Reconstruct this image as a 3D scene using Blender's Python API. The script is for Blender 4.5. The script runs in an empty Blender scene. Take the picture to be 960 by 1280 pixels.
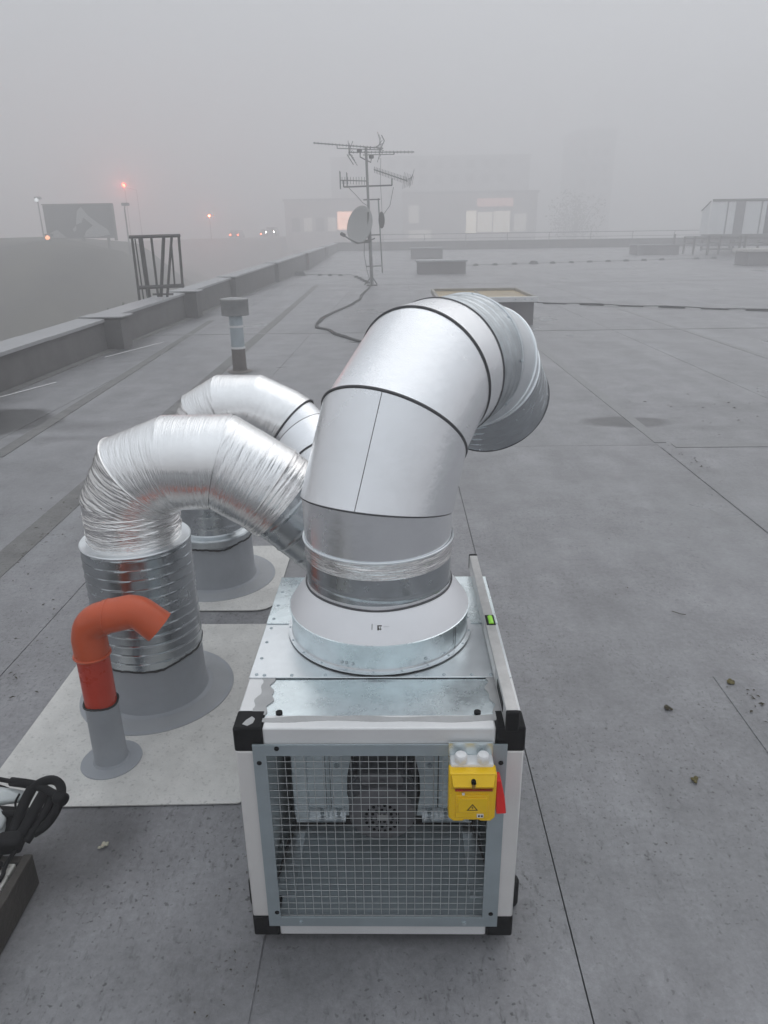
import bpy, math, random
import numpy as np
from math import sin, cos, tan, pi, radians, hypot, atan2
from mathutils import Matrix, Vector
random.seed(7); RNG = np.random.default_rng(7)
SC = bpy.context.scene; COL = SC.collection

# ------------------------------------------------------------------ camera
CAM = (0.0425, -1.2488, 1.6161); YAW, PITCH, ROLL, FPX = -0.0197, 0.3693, 0.0144, 896.2
_f = Vector((sin(YAW)*cos(PITCH), cos(YAW)*cos(PITCH), -sin(PITCH)))
_r = Vector((cos(YAW), -sin(YAW), 0)); _d = _f.cross(_r)
_r2 = _r*cos(ROLL) + _d*sin(ROLL); _d2 = _d*cos(ROLL) - _r*sin(ROLL)
cd = bpy.data.cameras.new('camera'); cam = bpy.data.objects.new('camera', cd); COL.objects.link(cam)
cd.sensor_fit = 'VERTICAL'; cd.sensor_height = 24; cd.lens = FPX/1280*24
cd.clip_start = 0.05; cd.clip_end = 4000
cam.matrix_world = Matrix(((_r2.x, -_d2.x, -_f.x, CAM[0]), (_r2.y, -_d2.y, -_f.y, CAM[1]), (_r2.z, -_d2.z, -_f.z, CAM[2]), (0, 0, 0, 1)))
SC.camera = cam

# ------------------------------------------------------------------ sky, sun, exposure
SUN_EL, SUN_AZ = radians(48), radians(28)      # azimuth measured from +Y towards +X
w = bpy.data.worlds.new('World'); SC.world = w; w.use_nodes = True
nt = w.node_tree; nt.nodes.clear()
sky = nt.nodes.new('ShaderNodeTexSky'); sky.sky_type = 'NISHITA'; sky.sun_disc = False
sky.sun_elevation = SUN_EL; sky.sun_rotation = SUN_AZ; sky.air_density = 1.0; sky.dust_density = 6.0; sky.ozone_density = 1.0
hs = nt.nodes.new('ShaderNodeHueSaturation'); hs.inputs['Saturation'].default_value = 0.22
mx = nt.nodes.new('ShaderNodeMix'); mx.data_type = 'RGBA'; mx.inputs[0].default_value = 0.8
# stratus layer: standard overcast luminance, three times brighter at the zenith than at the horizon
tcn = nt.nodes.new('ShaderNodeTexCoord'); sp_ = nt.nodes.new('ShaderNodeSeparateXYZ'); nt.links.new(tcn.outputs['Generated'], sp_.inputs[0])
mrn = nt.nodes.new('ShaderNodeMapRange'); mrn.inputs[1].default_value = 0; mrn.inputs[2].default_value = 1; mrn.inputs[3].default_value = 4.2; mrn.inputs[4].default_value = 12.0
nt.links.new(sp_.outputs[2], mrn.inputs[0]); scn = nt.nodes.new('ShaderNodeVectorMath'); scn.operation = 'SCALE'; scn.inputs[0].default_value = (.915, .985, 1.055)
nt.links.new(mrn.outputs[0], scn.inputs['Scale'])
bgn = nt.nodes.new('ShaderNodeBackground'); bgn.inputs[1].default_value = 0.10
wo = nt.nodes.new('ShaderNodeOutputWorld')
nt.links.new(sky.outputs[0], hs.inputs['Color']); nt.links.new(hs.outputs[0], mx.inputs[6]); nt.links.new(scn.outputs[0], mx.inputs[7])
nt.links.new(mx.outputs[2], bgn.inputs[0]); nt.links.new(bgn.outputs[0], wo.inputs[0])
sl = bpy.data.lights.new('sun', 'SUN'); sl.energy = 0.5; sl.angle = radians(80); sl.color = (1, .96, .92)
so = bpy.data.objects.new('sun', sl); COL.objects.link(so)
so.rotation_euler = (pi/2 - SUN_EL, 0, pi - SUN_AZ)
SC.view_settings.view_transform = 'Standard'; SC.view_settings.look = 'None'
SC.view_settings.exposure = 0.1; SC.view_settings.gamma = 1.0
SC.cycles.volume_bounces = 3; SC.cycles.max_bounces = 10
SC.cycles.use_denoising = True
SC.cycles.volume_step_rate = 1.0

# ------------------------------------------------------------------ helpers
class M:
    def __init__(s): s.v = []; s.f = []; s.uv = {}
    def add(s, vs, fs, uvs=None):
        b = len(s.v); s.v += [tuple(map(float, p)) for p in vs]
        for i, f in enumerate(fs):
            s.f.append([k+b for k in f])
            if uvs is not None: s.uv[len(s.f)-1] = uvs[i]
        return s
    def box(s, a, b, rot=0, c=None):
        (x0, y0, z0), (x1, y1, z1) = a, b
        vs = [(x, y, z) for z in (z0, z1) for y in (y0, y1) for x in (x0, x1)]
        if rot:
            cx, cy = c if c else ((x0+x1)/2, (y0+y1)/2)
            vs = [(cx+(x-cx)*cos(rot)-(y-cy)*sin(rot), cy+(x-cx)*sin(rot)+(y-cy)*cos(rot), z) for x, y, z in vs]
        return s.add(vs, [(0, 2, 3, 1), (4, 5, 7, 6), (0, 1, 5, 4), (1, 3, 7, 5), (3, 2, 6, 7), (2, 0, 4, 6)])
    def tube(s, p, q, r, n=8, r2=None, caps=True):
        p = np.array(p, float); q = np.array(q, float); d = q-p; L = np.linalg.norm(d)
        if L < 1e-9: return s
        d /= L; u = np.cross(d, (0, 0, 1) if abs(d[2]) < .9 else (1, 0, 0)); u /= np.linalg.norm(u); v = np.cross(d, u)
        r2 = r if r2 is None else r2
        vs = [p+r*(cos(t)*u+sin(t)*v) for t in np.arange(n)*2*pi/n]+[q+r2*(cos(t)*u+sin(t)*v) for t in np.arange(n)*2*pi/n]
        fs = [(i, (i+1) % n, n+(i+1) % n, n+i) for i in range(n)]
        if caps: fs += [tuple(range(n))[::-1], tuple(range(n, 2*n))]
        return s.add(vs, fs)
    def poly_tube(s, pts, r, n=6, closed=False):
        pts = [np.array(p, float) for p in pts]; N = len(pts); rings = []; u = None
        for i, p in enumerate(pts):
            a = pts[i-1] if (i > 0 or closed) else p; b = pts[(i+1) % N] if (i < N-1 or closed) else p
            d = b-a; d /= np.linalg.norm(d)+1e-12
            if u is None: u = np.cross(d, (0, 0, 1) if abs(d[2]) < .9 else (1, 0, 0))
            u = u-d*(u@d); u /= np.linalg.norm(u); v = np.cross(d, u)
            rr = r[i] if hasattr(r, '__len__') else r
            rings.append([p+rr*(cos(t)*u+sin(t)*v) for t in np.arange(n)*2*pi/n])
        fs = []
        for i in range(N if closed else N-1):
            j = (i+1) % N
            fs += [(i*n+k, i*n+(k+1) % n, j*n+(k+1) % n, j*n+k) for k in range(n)]
        if not closed: fs += [tuple(range(n))[::-1], tuple(range((N-1)*n, N*n))]
        return s.add([q for rg in rings for q in rg], fs)
    def lathe(s, prof, c=(0, 0), n=64, closed=False, wob=None):
        m = len(prof); vs = []; fs = []; uv = []
        L = np.concatenate([[0], np.cumsum([hypot(prof[i+1][0]-prof[i][0], prof[i+1][1]-prof[i][1]) for i in range(m-1)])])
        for k in range(n):
            t = 2*pi*k/n
            for (r, z) in prof:
                if wob: r, z = wob(r, z, t)
                vs.append((c[0]+r*cos(t), c[1]+r*sin(t), z))
        for k in range(n):
            k2 = (k+1) % n
            for i in range(m-1):
                fs.append((k*m+i, k2*m+i, k2*m+i+1, k*m+i+1))
                uv.append(((k/n, L[i]), ((k+1)/n, L[i]), ((k+1)/n, L[i+1]), (k/n, L[i+1])))
        return s.add(vs, fs, uv)
    def prism(s, poly, z0, z1):
        n = len(poly)
        A = sum(poly[i][0]*poly[(i+1) % n][1]-poly[(i+1) % n][0]*poly[i][1] for i in range(n))
        if A < 0: poly = poly[::-1]
        vs = [(x, y, z0) for x, y in poly]+[(x, y, z1) for x, y in poly]
        return s.add(vs, [tuple(range(n))[::-1], tuple(range(n, 2*n))]+[(i, (i+1) % n, n+(i+1) % n, n+i) for i in range(n)])
    def prism_y(s, poly, y0, y1):     # polygon in xz, extruded along y
        n = len(poly)
        A = sum(poly[i][0]*poly[(i+1) % n][1]-poly[(i+1) % n][0]*poly[i][1] for i in range(n))
        if A < 0: poly = poly[::-1]
        vs = [(x, y0, z) for x, z in poly]+[(x, y1, z) for x, z in poly]
        return s.add(vs, [tuple(range(n)), tuple(range(n, 2*n))[::-1]]+[(i, n+i, n+(i+1) % n, (i+1) % n) for i in range(n)])

def tag(o, label=None, cat=None, group=None, kind=None):
    if label: o['label'] = label
    if cat: o['category'] = cat
    if group: o['group'] = group
    if kind: o['kind'] = kind
    return o
def obj(name, m, mat, parent=None, smooth=30, bevel=0, data=None, segs=2):
    if data is None:
        me = bpy.data.meshes.new(name); me.from_pydata(m.v, [], m.f)
        if m.uv:
            l = me.uv_layers.new(name='UVMap')
            for p in me.polygons:
                u = m.uv.get(p.index)
                if u is not None:
                    for k, li in enumerate(p.loop_indices): l.data[li].uv = u[k]
        me.validate()
        if mat: me.materials.append(mat)
        if smooth:
            me.shade_smooth(); me.set_sharp_from_angle(angle=radians(smooth))
    else: me = data
    o = bpy.data.objects.new(name, me); COL.objects.link(o)
    if parent: o.parent = parent
    if bevel:
        b = o.modifiers.new('bevel', 'BEVEL'); b.width = bevel; b.segments = segs; b.limit_method = 'ANGLE'; b.angle_limit = radians(40)
    return o
def empty(name, loc, label, cat, group=None):
    o = bpy.data.objects.new(name, None); COL.objects.link(o); o.location = loc; o.empty_display_size = .1
    return tag(o, label, cat, group)
def child(name, m, mat, parent, **k):
    """part given in world coordinates under a thing standing at parent.location"""
    o = obj(name, m, mat, None, **k); o.parent = parent
    L = Vector((0, 0, 0)); q = parent
    while q: L = L+q.location; q = q.parent
    o.location = -L
    return o
def sub(name, m, mat, parent, **k):   # sub-part: the parent part already carries the offset
    o = obj(name, m, mat, None, **k); o.parent = parent; return o

# ------------------------------------------------------------------ materials
def mat(name, col, rough=.6, metal=0, var=.12, vscale=6, bump=.1, bscale=60, rvar=.08, spec=.5, coat=0, emis=None, estr=0, speck=0, uvb=None, aniso=0):
    m = bpy.data.materials.new(name); m.use_nodes = True; n = m.node_tree; N = n.nodes; Lk = n.links
    b = N['Principled BSDF']; b.inputs['Roughness'].default_value = rough; b.inputs['Metallic'].default_value = metal
    b.inputs['Specular IOR Level'].default_value = spec; b.inputs['Coat Weight'].default_value = coat
    tc = N.new('ShaderNodeNewGeometry')
    ns = N.new('ShaderNodeTexNoise'); ns.inputs['Scale'].default_value = vscale; ns.inputs['Detail'].default_value = 8; ns.inputs['Roughness'].default_value = .65
    Lk.new(tc.outputs['Position'], ns.inputs['Vector'])
    rp = N.new('ShaderNodeValToRGB'); rp.color_ramp.elements[0].position = .3; rp.color_ramp.elements[1].position = .7
    rp.color_ramp.elements[0].color = (*[c*(1-var) for c in col], 1); rp.color_ramp.elements[1].color = (*[min(1, c*(1+var)) for c in col], 1)
    Lk.new(ns.outputs[0], rp.inputs[0]); src = rp.outputs[0]
    if speck:
        n3 = N.new('ShaderNodeTexNoise'); n3.inputs['Scale'].default_value = 90; n3.inputs['Detail'].default_value = 3
        Lk.new(tc.outputs['Position'], n3.inputs['Vector'])
        r3 = N.new('ShaderNodeValToRGB'); r3.color_ramp.elements[0].position = .30; r3.color_ramp.elements[0].color = (speck, speck, speck, 1); r3.color_ramp.elements[1].position = .42
        mm = N.new('ShaderNodeMix'); mm.data_type = 'RGBA'; mm.blend_type = 'MULTIPLY'; mm.inputs[0].default_value = 1
        Lk.new(n3.outputs[0], r3.inputs[0]); Lk.new(src, mm.inputs[6]); Lk.new(r3.outputs[0], mm.inputs[7]); src = mm.outputs[2]
    Lk.new(src, b.inputs['Base Color'])
    mr = N.new('ShaderNodeMapRange'); mr.inputs[3].default_value = max(.02, rough-rvar); mr.inputs[4].default_value = rough+rvar
    Lk.new(ns.outputs[0], mr.inputs[0]); Lk.new(mr.outputs[0], b.inputs['Roughness'])
    if bump:
        n2 = N.new('ShaderNodeTexNoise'); n2.inputs['Scale'].default_value = bscale; n2.inputs['Detail'].default_value = 5
        if uvb:
            uv = N.new('ShaderNodeUVMap'); mp = N.new('ShaderNodeMapping'); mp.inputs['Scale'].default_value = (*uvb, 1)
            Lk.new(uv.outputs[0], mp.inputs[0]); Lk.new(mp.outputs[0], n2.inputs['Vector'])
        else: Lk.new(tc.outputs['Position'], n2.inputs['Vector'])
        bp = N.new('ShaderNodeBump'); bp.inputs['Strength'].default_value = bump; bp.inputs['Distance'].default_value = .01
        Lk.new(n2.outputs[0], bp.inputs['Height']); Lk.new(bp.outputs[0], b.inputs['Normal'])
    if emis: b.inputs['Emission Color'].default_value = (*emis, 1); b.inputs['Emission Strength'].default_value = estr
    return m
GALV = mat('galvanised steel', (.78, .81, .83), .36, 1, .10, 9, .04, 40, .08)
GALVB = mat('galvanised sheet spangle', (.72, .79, .81), .28, 1, .14, 14, .06, 60, .10)
GALVD = mat('grey galvanised steel', (.46, .52, .55), .42, .4, .10, 8, .05, 50)
SPIRAL = mat('spiral duct steel', (.50, .53, .55), .26, 1, .12, 10, .04, 30, .08)
INNER = mat('inner steel sheet', (.62, .69, .72), .45, .15, .10, 6, .05, 50)
FLOORM = mat('floor pan steel', (.30, .345, .37), .45, .2, .12, 5, .05, 50)
COUPM = mat('coupling steel', (.50, .53, .55), .34, 1, .2, 14, .1, 60)
DUCTM = mat('smooth duct steel', (.88, .89, .91), .26, .88, .06, 2.6, .09, 45, .09)
FOIL = mat('aluminium foil', (.90, .885, .875), .12, 1, .05, 8, .42, 3.0, .08, uvb=(5, 60))
FOILS = mat('smooth foil', (.92, .92, .92), .18, 1, .04, 8, .32, 3.0, .08, uvb=(4, 90))
ALU = mat('aluminium profile', (.84, .82, .80), .42, .4, .04, 5, .03, 50)
WALU = mat('white metal', (.78, .78, .78), .45, .25, .05, 6, .03, 50)
BLACK = mat('black plastic', (.007, .007, .008), .65, 0, .3, 20, .1, 80, spec=.18)
RUBBER = mat('black mastic', (.012, .012, .012), .6, 0, .3, 30, .3, 60)
SEAMD = mat('dark seam', (.09, .09, .095), .5, .3, .2, 20, .1, 60)
PVC = mat('grey membrane flashing', (.33, .345, .37), .55, 0, .10, 5, .12, 40)
PVC2 = mat('grey membrane skirt', (.34, .35, .365), .5, 0, .10, 5, .12, 40)
PATCH = mat('pale membrane patch', (.62, .61, .585), .6, 0, .18, 4.5, .35, 75, speck=.76)
ORANGE = mat('orange drain pipe', (.50, .042, .017), .28, 0, .08, 8, .03, 40)
ORANGE2 = mat('orange drain pipe elbow', (.56, .088, .024), .30, 0, .08, 8, .03, 40)
YELLOW = mat('yellow plastic', (.90, .56, .004), .35, 0, .03, 20, .02, 60)
RED = mat('red plastic', (.72, .015, .012), .3, 0, .05, 20, .02, 60)
WHITEP = mat('white plastic', (.78, .78, .78), .4, 0, .04, 20, .02, 60)
SEALANT = mat('grey sealant', (.42, .42, .42), .5, 0, .08, 30, .3, 50)
LIME = mat('lime vial', (.35, .85, .05), .25, 0, .05, 20, 0)
MOTOR = mat('motor paint', (.13, .132, .142), .5, .1, .1, 20, .1, 50)
CAVE = mat('shade and print black', (.006, .006, .007), .8, 0, .2, 20, .1, 50, spec=.05)  # near-black puts the shade of openings, gaps and bores into the colour
CONC = mat('parapet render', (.115, .11, .11), .8, 0, .25, 2.2, .35, 20)
COPING = mat('zinc coping', (.34, .34, .35), .5, .15, .10, 3, .1, 20)
STEELD = mat('dark steel', (.06, .056, .053), .6, .3, .2, 8, .1, 30)
GREYM = mat('mast steel', (.22, .22, .22), .5, .5, .15, 8, .1, 30)
DISHM = mat('dish paint', (.38, .38, .37), .5, 0, .05, 5, .02, 30)
WET = mat('wet edge', (.05, .05, .052), .3, 0, .2, 5, .1, 30)
CABLE = mat('black cable', (.03, .03, .03), .6, 0, .2, 20, .1, 50)
BLOCKM = mat('conductor block', (.06, .06, .06), .8, 0, .2, 20, .2, 50)
TAN = mat('yellowed polycarbonate', (.36, .27, .13), .35, 0, .30, 2.0, .1, 10)
TERR = mat('winter grass', (.042, .038, .025), .95, 0, .75, .25, .8, 1.5)
WOODD = mat('dark wet wood', (.035, .030, .025), .7, 0, .4, 12, .5, 40)
PEEL = mat('peeling white paint', (.45, .44, .41), .7, 0, .25, 14, .4, 40, speck=.3)
BAGW = mat('white wrap', (.55, .58, .58), .45, 0, .08, 8, .2, 15)
MOSS = mat('moss', (.12, .10, .035), .9, 0, .4, 60, .8, 120)
LEAF = mat('dead leaf', (.05, .04, .02), .9, 0, .4, 60, .8, 120)

def roof_material():
    m = bpy.data.materials.new('roof membrane'); m.use_nodes = True; n = m.node_tree; N = n.nodes; L = n.links
    b = N['Principled BSDF']
    g = N.new('ShaderNodeNewGeometry'); P = g.outputs['Position']
    def noise(scale, detail=6, rough=.6, stretch=None, off=(0, 0, 0)):
        mp = N.new('ShaderNodeMapping'); mp.inputs['Scale'].default_value = stretch or (1, 1, 1); mp.inputs['Location'].default_value = off
        L.new(P, mp.inputs[0]); t = N.new('ShaderNodeTexNoise'); t.inputs['Scale'].default_value = scale
        t.inputs['Detail'].default_value = detail; t.inputs['Roughness'].default_value = rough; L.new(mp.outputs[0], t.inputs['Vector']); return t.outputs[0]
    def ramp(v, a, c0, d, c1):
        r = N.new('ShaderNodeValToRGB'); e = r.color_ramp.elements; e[0].position = a; e[1].position = d
        e[0].color = (*([c0]*3 if not hasattr(c0, '__len__') else c0), 1); e[1].color = (*([c1]*3 if not hasattr(c1, '__len__') else c1), 1); L.new(v, r.inputs[0]); return r.outputs[0]
    def mul(a, c, fac=1):
        x = N.new('ShaderNodeMix'); x.data_type = 'RGBA'; x.blend_type = 'MULTIPLY'; x.inputs[0].default_value = fac; L.new(a, x.inputs[6]); L.new(c, x.inputs[7]); return x.outputs[2]
    big = noise(.55, 5, .6); mid = noise(3.2, 8, .7); fine = noise(46, 8, .8); speck = noise(75, 2, .5, (1, 1, 1), (5, 3, 0))
    streak = noise(1.0, 6, .65, (2.2, .35, 1)); scr = noise(58, 4, .7, (1, .35, 1), (9, 1, 0))
    c = ramp(big, .3, (.205, .208, .219), .7, (.262, .258, .270))
    c = mul(c, ramp(mid, .30, .74, .70, 1.20)); c = mul(c, ramp(fine, .30, .76, .70, 1.20)); c = mul(c, ramp(streak, .3, .80, .7, 1.14))
    gate = ramp(noise(1.7, 4, .6, None, (2, 8, 0)), .36, 0.0, .56, 1.0)
    sp = ramp(speck, .30, .38, .37, 1.0)
    x = N.new('ShaderNodeMix'); x.data_type = 'RGBA'; x.blend_type = 'MULTIPLY'; L.new(gate, x.inputs[0]); L.new(c, x.inputs[6]); L.new(sp, x.inputs[7]); c = x.outputs[2]
    x = N.new('ShaderNodeMix'); x.data_type = 'RGBA'; x.blend_type = 'MULTIPLY'; L.new(gate, x.inputs[0]); L.new(c, x.inputs[6]); L.new(ramp(scr, .34, .66, .44, 1.0), x.inputs[7]); c = x.outputs[2]
    # stains and other dark patches with their own outline: centre, half size, colour factor
    wob = noise(2.6, 5, .65)
    for (sx, sy, rx, ry, k, soft) in [(2.14, 5.15, .42, .22, .38, .2), (2.75, 4.9, .5, .12, .8, .5), (4.0, 5.7, .9, .5, .74, .6), (-3.95, 5.35, .80, .62, .12, .12), (-3.2, 5.2, 1.1, .22, .72, .6),
                                 (-2.6, 4.75, 1.6, .10, .8, .5), (-4.3, 10.4, .35, 1.4, .6, .5), (-4.3, 15, .3, 1.6, .6, .5), (-.85, .30, .17, .30, .55, .5), (-.2, -.06, .42, .14, .78, .7), (0, 9.6, .9, 1.6, .80, .5),  # patch beside the pallet has the shadow there put into its colour
                                 (-.2, 14, .8, 5, .86, .6), (-1.95, 8.0, .25, .25, .55, .5), (.3, 10.8, .5, .5, .85, .5)]:
        mp = N.new('ShaderNodeVectorMath'); mp.operation = 'SUBTRACT'; L.new(P, mp.inputs[0]); mp.inputs[1].default_value = (sx, sy, 0)
        m2 = N.new('ShaderNodeVectorMath'); m2.operation = 'MULTIPLY'; L.new(mp.outputs[0], m2.inputs[0]); m2.inputs[1].default_value = (1/rx, 1/ry, 0)
        ln = N.new('ShaderNodeVectorMath'); ln.operation = 'LENGTH'; L.new(m2.outputs[0], ln.inputs[0])
        ad = N.new('ShaderNodeMath'); ad.operation = 'MULTIPLY_ADD'; L.new(wob, ad.inputs[0]); ad.inputs[1].default_value = .9; L.new(ln.outputs['Value'], ad.inputs[2])
        c = mul(c, ramp(ad.outputs[0], 1.35-soft if 1.35-soft > 0 else .1, k, 1.35+soft*.3 if 1.35+soft*.3 < 1.6 else 1.6, 1.0) if False else stain_shade(N, L, ad.outputs[0], 1.4-soft, 1.45+soft*.4, k))
    # pale drying streaks
    for (sx, sy, rx, ry, ang) in [(3.6, 7.5, .10, 4.5, .05), (5.2, 9.0, .16, 4.0, .02)]:
        mp = N.new('ShaderNodeVectorMath'); mp.operation = 'SUBTRACT'; L.new(P, mp.inputs[0]); mp.inputs[1].default_value = (sx, sy, 0)
        m2 = N.new('ShaderNodeVectorMath'); m2.operation = 'MULTIPLY'; L.new(mp.outputs[0], m2.inputs[0]); m2.inputs[1].default_value = (1/rx, 1/ry, 0)
        ln = N.new('ShaderNodeVectorMath'); ln.operation = 'LENGTH'; L.new(m2.outputs[0], ln.inputs[0])
        ad = N.new('ShaderNodeMath'); ad.operation = 'MULTIPLY_ADD'; L.new(wob, ad.inputs[0]); ad.inputs[1].default_value = .9; L.new(ln.outputs['Value'], ad.inputs[2])
        c = mul(c, stain_shade(N, L, ad.outputs[0], .9, 1.6, 1.14))
    L.new(c, b.inputs['Base Color'])
    mr = N.new('ShaderNodeMapRange'); mr.inputs[1].default_value = .3; mr.inputs[2].default_value = .7; mr.inputs[3].default_value = .24; mr.inputs[4].default_value = .56; L.new(big, mr.inputs[0]); L.new(mr.outputs[0], b.inputs['Roughness'])
    bp = N.new('ShaderNodeBump'); bp.inputs['Strength'].default_value = .45; bp.inputs['Distance'].default_value = .005
    ad = N.new('ShaderNodeMath'); ad.operation = 'MULTIPLY_ADD'; L.new(mid, ad.inputs[0]); ad.inputs[1].default_value = 2.5; L.new(fine, ad.inputs[2]); L.new(ad.outputs[0], bp.inputs['Height'])
    L.new(bp.outputs[0], b.inputs['Normal'])
    return m
def stain_shade(N, L, v, a, d, k):  # mask for stains, streaks and the painted pallet shadow
    mr = N.new('ShaderNodeMapRange'); mr.inputs[1].default_value = a; mr.inputs[2].default_value = d; mr.inputs[3].default_value = k; mr.inputs[4].default_value = 1
    L.new(v, mr.inputs[0]); c = N.new('ShaderNodeCombineColor')
    for i in range(3): L.new(mr.outputs[0], c.inputs[i])
    return c.outputs[0]
ROOF = roof_material()
STRIP = mat('welded seam strip', (.20, .20, .205), .42, 0, .16, 5, .2, 40, speck=.75)
STRIPD = mat('dirty seam strip', (.15, .148, .145), .6, 0, .35, 7, .3, 40, speck=.5)

# ------------------------------------------------------------------ large structure: terrain, building, roof, parapets
def gz(y): return 0 if y < 38 else (y-38)*.0225
LOWZ = -5.0
def terrain_h(x, y):
    d = max(0, min(1, (y-20)/30)); sm = d*d*(3-2*d)
    e = max(0, min(1, (-x-12-(y-50)*.2)/8)); e = e*e*(3-2*e)
    far = max(0, min(1, (y-62)/30)); far = 1-far*far*(3-2*far)*.5
    n = .35*sin(x*.21+y*.13)+.22*sin(x*.47-y*.3)
    return LOWZ+6.35*sm*e*far+n*sm*e*.9
g = M(); xs = np.concatenate([[-800, -500, -300, -200, -140], np.arange(-110, 0, 4), [10, 40, 100, 200, 400, 800]]); ys = np.concatenate([[-800, -400, -200, -60, 0], np.arange(10, 130, 3), [150, 200, 300, 500, 800]])
vs = [(x, y, terrain_h(x, y)) for y in ys for x in xs]; nx = len(xs)
g.add(vs, [(j*nx+i, j*nx+i+1, (j+1)*nx+i+1, (j+1)*nx+i) for j in range(len(ys)-1) for i in range(nx-1)])
tag(obj('ground', g, TERR, smooth=60), kind='structure')

bw = M(); bw.box((-4.76, -30, LOWZ-.5), (60, 58.6, -.35))
tag(obj('building_block', bw, CONC, smooth=0), kind='structure')
PROF = [(-30, 0), (38, 0), (58.3, gz(58.3))]
roof = tag(bpy.data.objects.new('roof', None), kind='structure'); COL.objects.link(roof)
deck = M()
for (ya, za), (yb, zb) in zip(PROF[:-1], PROF[1:]):
    deck.add([(-4.7, ya, za-.012), (60, ya, za-.012), (60, yb, zb-.012), (-4.7, yb, zb-.012), (-4.7, ya, -.36), (60, ya, -.36), (60, yb, -.36), (-4.7, yb, -.36)],
             [(0, 1, 2, 3), (0, 4, 5, 1), (2, 6, 7, 3), (1, 5, 6, 2), (3, 7, 4, 0)])
obj('roof_deck', deck, WET, roof, smooth=0)
def quad_sheet(c, top, thick=.008):     # c: four xy corners ccw; follows the roof profile
    m = M(); (x0a, y0), (x1a, _), (x1b, y1), (x0b, _) = c
    ysq = [y0]+[y for y in (38,) if y0 < y < y1]+[y1]; rows = []
    for y in ysq:
        t = (y-y0)/(y1-y0); rows.append((x0a+(x0b-x0a)*t, x1a+(x1b-x1a)*t, y, gz(y)))
    vs = []
    for a, b, y, z in rows: vs += [(a, y, z+top), (b, y, z+top), (a, y, z+top-thick), (b, y, z+top-thick)]
    fs = []
    for i in range(len(rows)-1):
        k = 4*i; fs += [(k, k+1, k+5, k+4), (k+2, k, k+4, k+6), (k+1, k+3, k+7, k+5)]
    k = 4*(len(rows)-1); fs += [(0, 2, 3, 1), (k, k+1, k+3, k+2)]
    return m.add(vs, fs)
# sheet edges: x at y=-30 .. x at y=58, measured on the photograph, then regular 1.69 m rolls
def edge(xa, ya, xb, yb): s = (xb-xa)/(yb-ya); return (xa+s*(-30-ya), xa+s*(58.3-ya))
E1 = edge(-3.05, 4.06, -3.53, 11.55); E1 = (max(-4.3, min(-1.6, E1[0])), -4.55)
edges = [(-4.42, -4.42), (-3.02, -4.0), (-2.45, -3.2), (-1.78, -1.1), (.465, .465), (2.15, 2.15), (3.84, 3.84), (5.53, 5.53), (7.22, 7.22), (8.9, 8.9), (12.3, 12.3), (15.7, 15.7), (20.8, 20.8), (60, 60)]
ybreaks = {0: [-30, 4.02, 20, 58.3], 1: [-30, 4.02, 26, 58.3], 2: [-30, 4.1, 16.5, 58.3]}
for i in range(len(edges)-1):
    (a0, a1), (b0, b1) = edges[i], edges[i+1]
    yb_ = ybreaks.get(i, [-30, 4.38, 11.8 if i % 2 else 12.6, 24 if i % 2 else 27, 58.3])
    for j in range(len(yb_)-1):
        ya, yb = yb_[j], yb_[j+1]; ta, tb = (ya+30)/88.3, (yb+30)/88.3; gp = .0018 if i in (3, 4) else .0012
        c = [(a0+(a1-a0)*ta+gp, ya+gp), (b0+(b1-b0)*ta-gp, ya+gp), (b0+(b1-b0)*tb-gp, yb-gp), (a0+(a1-a0)*tb+gp, yb-gp)]
        obj('membrane_sheet', quad_sheet(c, [0, -.0008, .0004, -.0012][(i+2*j) % 4]), ROOF, roof, smooth=0)
def strip(name, c, top, m, th=.004): return obj(name, quad_sheet(c, top, th), m, roof, smooth=0)
# reinforcement strips over the joints
strip('seam_strip', [(-.44, -4), (-.293, -4), (-.293, .455), (-.44, .455)], .0030, ROOF)
strip('seam_strip', [(2.15, 4.45), (2.245, 4.45), (2.245, 30), (2.15, 30)], .0030, STRIP)
strip('seam_strip', [(2.155, -4), (2.23, -4), (2.23, 4.3), (2.155, 4.3)], .0030, ROOF)
strip('seam_strip', [(1.262, -4), (1.385, -4), (1.385, 1.13), (1.262, 1.13)], .0030, ROOF)
strip('seam_strip', [(2.27, 4.30), (9, 4.30), (9, 4.41), (2.27, 4.41)], .0032, STRIP)
strip('seam_strip', [(-1.98, -4), (-1.82, -4), (-2.05, 3.9), (-2.21, 3.9)], .0034, STRIPD)
strip('seam_strip', [(-2.22, 4.2), (-2.06, 4.2), (-2.62, 25), (-2.78, 25)], .0034, STRIPD)
strip('seam_strip', [(-3.22, 4.2), (-3.1, 4.2), (-3.72, 14), (-3.84, 14)], .0034, STRIPD)
strip('seam_strip', [(5.0, 4.5), (5.09, 4.5), (5.09, 30), (5.0, 30)], .0030, STRIP)
strip('seam_strip', [(-4.3, 11.7), (8, 11.7), (8, 11.79), (-4.3, 11.79)], .0036, STRIP)
strip('seam_strip', [(-4.3, 24.6), (20, 24.6), (20, 24.72), (-4.3, 24.72)], .0036, STRIP)

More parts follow.
